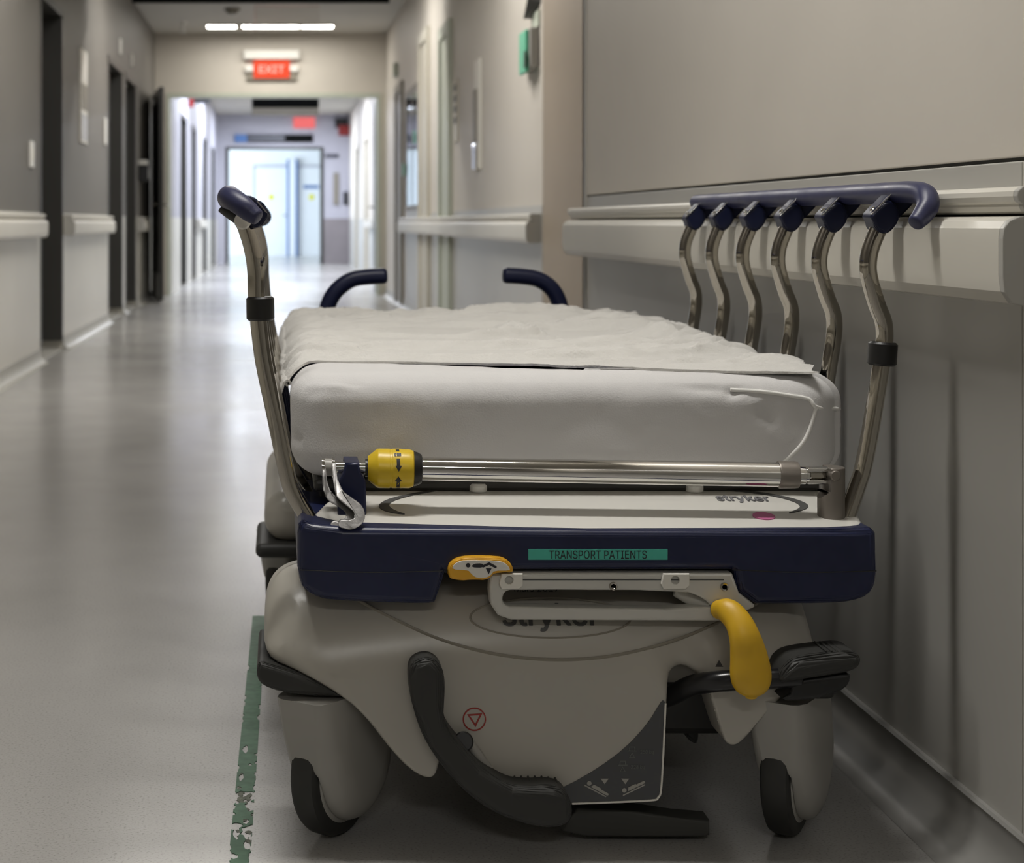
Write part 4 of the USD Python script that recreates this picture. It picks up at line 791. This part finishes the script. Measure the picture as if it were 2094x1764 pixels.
# ---- push handles at the head end
for pts in ([(664, 700), (666, 650), (673, 618), (690, 592), (718, 572), (748, 566), (784, 564)], [(1152, 690), (1148, 645), (1142, 614), (1126, 588), (1100, 571), (1068, 565), (1036, 563)]):
    obj('push_handle', tube([at(a, b, 3.9) for a, b in pts], 16.5 * 3.9 / F, 24, 8, None, .5), 'navy_dark', S, smooth=True)
obj('head_bracket', rbx(.08, .74, 3.84, 3.93, .43, .56, .01), 'navy_dark', S)

# ================================================================== mattress and sheets
MX0, MX1, MZ0, MZ1, MY0, MY1 = .022, .800, .478, .6205, 2.235, 3.745
def rbox_grid(x0, x1, y0, y1, z0, z1, r, h):
    """evenly gridded rounded box: vertices, faces, outward normals"""
    lo, hi = np.array((x0, y0, z0)), np.array((x1, y1, z1)); n = np.maximum(2, np.ceil((hi - lo) / np.array(h)).astype(int)); V, Fc = [], []; off = 0
    for ax_ in range(3):
        b, c = [i for i in range(3) if i != ax_]
        for s_ in (0, 1):
            U, W_ = np.meshgrid(np.linspace(lo[b], hi[b], n[b] + 1), np.linspace(lo[c], hi[c], n[c] + 1), indexing='ij'); P = np.zeros(U.shape + (3,)); P[..., b] = U; P[..., c] = W_; P[..., ax_] = (lo, hi)[s_][ax_]
            i, j = np.meshgrid(np.arange(n[b]), np.arange(n[c]), indexing='ij'); w = n[c] + 1; A_ = i * w + j
            f = np.vstack([np.stack([A_, A_ + w, A_ + w + 1], -1).reshape(-1, 3), np.stack([A_, A_ + w + 1, A_ + 1], -1).reshape(-1, 3)])
            V.append(P.reshape(-1, 3)); Fc.append(f + off); off += P[..., 0].size
    m = trimesh.Trimesh(np.vstack(V), np.vstack(Fc), process=False); m.merge_vertices(digits_vertex=7)
    v = m.vertices.copy(); rr = np.array(r); inner = np.clip(v, lo + rr, hi - rr); dlt = v - inner; q = dlt / rr; L_ = np.linalg.norm(q, axis=1, keepdims=True); L_[L_ == 0] = 1
    nrm = q / L_; m.vertices = inner + np.where(np.abs(dlt).sum(1, keepdims=True) > 0, nrm * rr, 0); m.fix_normals(); return m
mm = rbox_grid(MX0 + .003, MX1 - .003, MY0 + .010, MY1, MZ0 + .003, MZ1 - .002, (.05, .05, .04), (.02, .03, .015))
obj('mattress', mm, 'navy_cloth', smooth=True, label='navy stretcher mattress showing only as a slit between the two sheets', cat='mattress', loc=(.41, 2.97, MZ0))
# lower fitted sheet over the foot end
e = .0045
ys_px = [(560, 735), (620, 736), (760, 738), (860, 741), (960, 745), (1050, 749), (1200, 753), (1330, 754), (1480, 753), (1650, 756), (1800, 760)]
def backedge(x):
    xs, yv = [], []
    for px, py in ys_px:
        d = (H - .6275) * F / (py - VY); xs.append((px - VX) * d / F); yv.append(d)
    return np.interp(x, xs, yv)
bs = rbox_grid(MX0 - e, MX1 + e, MY0 - e, MY0 + .6, MZ0 - e, MZ1 + e, (.052, .052, .042), (.006, .02, .006))
v = bs.vertices; t = (v[:, 1] - (MY0 + .06)) / (.54); bk = backedge(v[:, 0]); keep = t > 0
v[keep, 1] = MY0 + .06 + t[keep] * (bk[keep] - MY0 - .06)
v[:, 2] -= np.where(t > .86, (t - .86) / .14 * .0, 0)
nr = bs.vertex_normals
pxv = VX + v[:, 0] * F / v[:, 1]; pyv = VY - (v[:, 2] - H) * F / v[:, 1]
fr = np.clip(1 - np.abs(v[:, 1] - MY0) / .12, 0, 1)
dsp = .0035 * (meshkit.fbm(v * (9, 9, 14), 3, 3) - .5) + .0016 * (meshkit.fbm(v * (40, 20, 30) + 7, 3, 5) - .5)
def dent(cx, cy, sx, sy, amp, ang=0):
    a_ = math.radians(ang); u = (pxv - cx) * math.cos(a_) + (pyv - cy) * math.sin(a_); w = -(pxv - cx) * math.sin(a_) + (pyv - cy) * math.cos(a_); return amp * np.exp(-(u / sx) ** 2 - (w / sy) ** 2)
pk = dent(1450, 796, 60, 7, -.0035, 3) + dent(1500, 803, 14, 9, -.007) + dent(1535, 808, 30, 8, -.005, 20) + dent(1575, 838, 12, 26, -.006, -10) + dent(1560, 848, 20, 8, -.004, 30) + dent(1545, 812, 60, 6, .003, 15) + dent(720, 787, 24, 5, -.003, 5) + dent(690, 790, 50, 6, .003, 0) + dent(648, 800, 22, 12, -.0015, -40) + dent(700, 890, 60, 40, -.003) + dent(605, 895, 8, 9, -.005) + dent(1440, 850, 25, 5, .002, 30) + dent(1430, 897, 60, 4, .0015, 2) + dent(1550, 930, 30, 20, -.003)
bs.vertices = v + nr * (dsp + pk)[:, None]
def shell(m, keepf, t):
    f = m.faces[keepf]; n = len(m.vertices); V = np.vstack([m.vertices, m.vertices - m.vertex_normals * t])
    ed = np.sort(np.vstack([f[:, [0, 1]], f[:, [1, 2]], f[:, [2, 0]]]), 1); raw = np.vstack([f[:, [0, 1]], f[:, [1, 2]], f[:, [2, 0]]])
    _, inv, cnt = np.unique(ed, axis=0, return_inverse=True, return_counts=True); b = raw[cnt[inv.ravel()] == 1]
    F_ = np.vstack([f, f[:, ::-1] + n, np.column_stack([b[:, 0], b[:, 0] + n, b[:, 1] + n]), np.column_stack([b[:, 0], b[:, 1] + n, b[:, 1]])])
    o = trimesh.Trimesh(V, F_, process=False); o.remove_unreferenced_vertices(); return o
fy = t[bs.faces].min(1); bs_open = shell(bs, fy < .995, .003)
bsheet = obj('bottom_sheet', bs_open, 'sheet', smooth=60, label='pale grey fitted sheet stretched over the foot of the mattress', cat='sheet', loc=(.41, 2.25, MZ0))
def onsheet(px, py):
    """the sheet's nearest point to the eye along a pixel"""
    pr = np.hypot((VX + bs.vertices[:, 0] * F / bs.vertices[:, 1]) - px, (VY - (bs.vertices[:, 2] - H) * F / bs.vertices[:, 1]) - py)
    c_ = np.argsort(pr)[:12]; c_ = c_[np.argmin(bs.vertices[c_, 1])]; return bs.vertices[c_]
for pts in ([(1500, 797), (1560, 795), (1610, 798), (1650, 810), (1676, 827), (1710, 834), (1738, 839)], [(1674, 828), (1640, 892), (1600, 952)]):
    q = np.array([onsheet(*c_) for c_ in pts]); q[:, 1] -= .001
    q -= np.array((.41, 2.25, MZ0)); obj('seam', tube(q, .0028, 10, 8), 'seam_white', bsheet, smooth=True)
# upper sheet, draped over the rest
e2_ = .0075; Rr = .042
prof = [(MX0 - e2_ - .006, .555), (MX0 - e2_ - .002, MZ1 - .02)] + [(MX0 - e2_ + Rr - (Rr) * math.cos(t), MZ1 + e2_ - Rr + Rr * math.sin(t)) for t in np.linspace(.1, math.pi / 2, 8)] + [(MX1 + e2_ - Rr + Rr * math.sin(t), MZ1 + e2_ - Rr + Rr * math.cos(t)) for t in np.linspace(0, math.pi / 2 * .72, 6)]
prof = np.array(prof); seg = np.r_[0, np.cumsum(np.linalg.norm(np.diff(prof, axis=0), axis=1))]
ns, nt = 230, 260
ss = np.linspace(0, seg[-1], ns); PX, PZ = np.interp(ss, seg, prof[:, 0]), np.interp(ss, seg, prof[:, 1])
NX, NZ = np.gradient(PZ), -np.gradient(PX); ln = np.hypot(NX, NZ); NX, NZ = -NX / ln, -NZ / ln
ed_px = [(560, 737), (600, 734), (622, 733), (760, 735), (860, 736.5), (960, 738.5), (1050, 741), (1200, 745), (1320, 749.5), (1480, 751.5), (1650, 754), (1800, 758)]
xs = []; yv = []
for px, py in ed_px:
    d = (H - .631) * F / (py - VY); xs.append((px - VX) * d / F); yv.append(d)
ye = np.interp(PX, xs, yv)
tt = np.linspace(0, 1, nt); YY = ye[:, None] + (MY1 + .012 - ye[:, None]) * tt[None] ** 1.15
YY[:, :] += .003 * (meshkit.noise(np.stack([ss * 60, ss * 0, ss * 0], -1), 2)[:, None] - .5) * (1 - tt[None])
P3 = np.stack([np.broadcast_to(PX[:, None], YY.shape), YY, np.broadcast_to(PZ[:, None], YY.shape)], -1)
# the right hem starts short of the corner and reaches the mattress edge further back
xm = PX.max(); xe = np.interp(P3[..., 1], [2.26, 2.36, 2.55], [.768, .782, xm]); kx = (xe - .6) / (xm - .6)
X_ = P3[..., 0]; X_ = np.where(X_ > .6, .6 + (X_ - .6) * kx, X_); zr_ = MX1 + e2_ - Rr; dx_ = np.clip(X_ - zr_, 0, Rr * .999)
Zr = MZ1 + e2_ - Rr + np.sqrt(Rr ** 2 - dx_ ** 2); P3[..., 2] = np.where(P3[..., 0] > .6, Zr, P3[..., 2]); P3[..., 0] = X_
ridge = lambda n_: 1 - np.abs(2 * n_ - 1)
wx = P3[..., 0] + .05 * meshkit.fbm(P3 * 5, 2, 41); wy = P3[..., 1] + .06 * meshkit.fbm(P3 * (4, 6, 4), 2, 43)
q = np.stack([wx * 3.2, wy * 11, P3[..., 2] * 5], -1); q2 = np.stack([wx * 8 + wy * 6, wy * 26 - wx * 5, P3[..., 2] * 12 + 3], -1)
amp_ = .35 + 1.1 * meshkit.noise(np.stack([P3[..., 0] * 4, P3[..., 1] * 4, P3[..., 2] * 0], -1), 51)
w = amp_ * np.clip((P3[..., 2] - .585) / .04, .15, 1) * (.032 * (ridge(meshkit.fbm(q, 3, 11)) ** 3 - .66) + .012 * (ridge(meshkit.fbm(q2, 3, 21)) ** 3 - .6)) + .0016 * (meshkit.fbm(P3 * (70, 70, 60), 2, 31) - .5)
gau = lambda cx, cy, sx, sy, a_: a_ * np.exp(-((P3[..., 0] - cx) / sx) ** 2 - ((P3[..., 1] - cy - .25 * (P3[..., 0] - cx)) / sy) ** 2)
hump = gau(.52, 3.45, .17, .2, .022) + gau(.60, 2.95, .16, .05, .018) + gau(.45, 2.70, .28, .03, .011) + gau(.62, 2.55, .1, .025, .008) + gau(.25, 3.0, .2, .03, .008) + gau(.68, 3.2, .09, .08, .016)
fade = np.clip((P3[..., 1] - ye[:, None]) / .09, .12, 1)
dd = np.maximum(w * fade + hump + .001, -.0015)
fold = .010 * np.exp(-((P3[..., 0] - (MX0 - .01)) / .03) ** 2) * np.clip((MZ1 - P3[..., 2]) / .05, 0, 1)
P3[..., 0] += NX[:, None] * (dd + fold); P3[..., 2] += NZ[:, None] * dd
far = np.clip((P3[..., 1] - (MY1 - .03)) / .045, 0, 1); P3[..., 2] -= .05 * far ** 2
inn = P3 - np.stack([NX[:, None] * np.full(YY.shape, .0035), np.zeros(YY.shape), NZ[:, None] * np.full(YY.shape, .0035)], -1)
def sheetmesh(Po, Pi):
    n0, n1 = Po.shape[:2]; V = np.vstack([Po.reshape(-1, 3), Pi.reshape(-1, 3)]); i, j = np.meshgrid(np.arange(n0 - 1), np.arange(n1 - 1), indexing='ij'); A_ = (i * n1 + j).ravel(); N = n0 * n1
    f = [np.column_stack([A_, A_ + 1, A_ + n1 + 1]), np.column_stack([A_, A_ + n1 + 1, A_ + n1])]; f += [x[:, ::-1] + N for x in f]
    bd = np.r_[np.arange(n1), np.arange(1, n0) * n1 + n1 - 1, (n0 - 1) * n1 + np.arange(n1 - 2, -1, -1), np.arange(n0 - 2, 0, -1) * n1]; b2 = np.roll(bd, -1)
    f += [np.column_stack([bd, b2 + N, b2]), np.column_stack([bd, bd + N, b2 + N])]
    m = trimesh.Trimesh(V, np.vstack(f), process=False); m.fix_normals(); return m
obj('top_sheet', sheetmesh(P3, inn), 'blanket', smooth=60, label='rumpled off-white sheet draped over the mattress behind the fitted sheet', cat='sheet', loc=(.41, 3.05, MZ1))
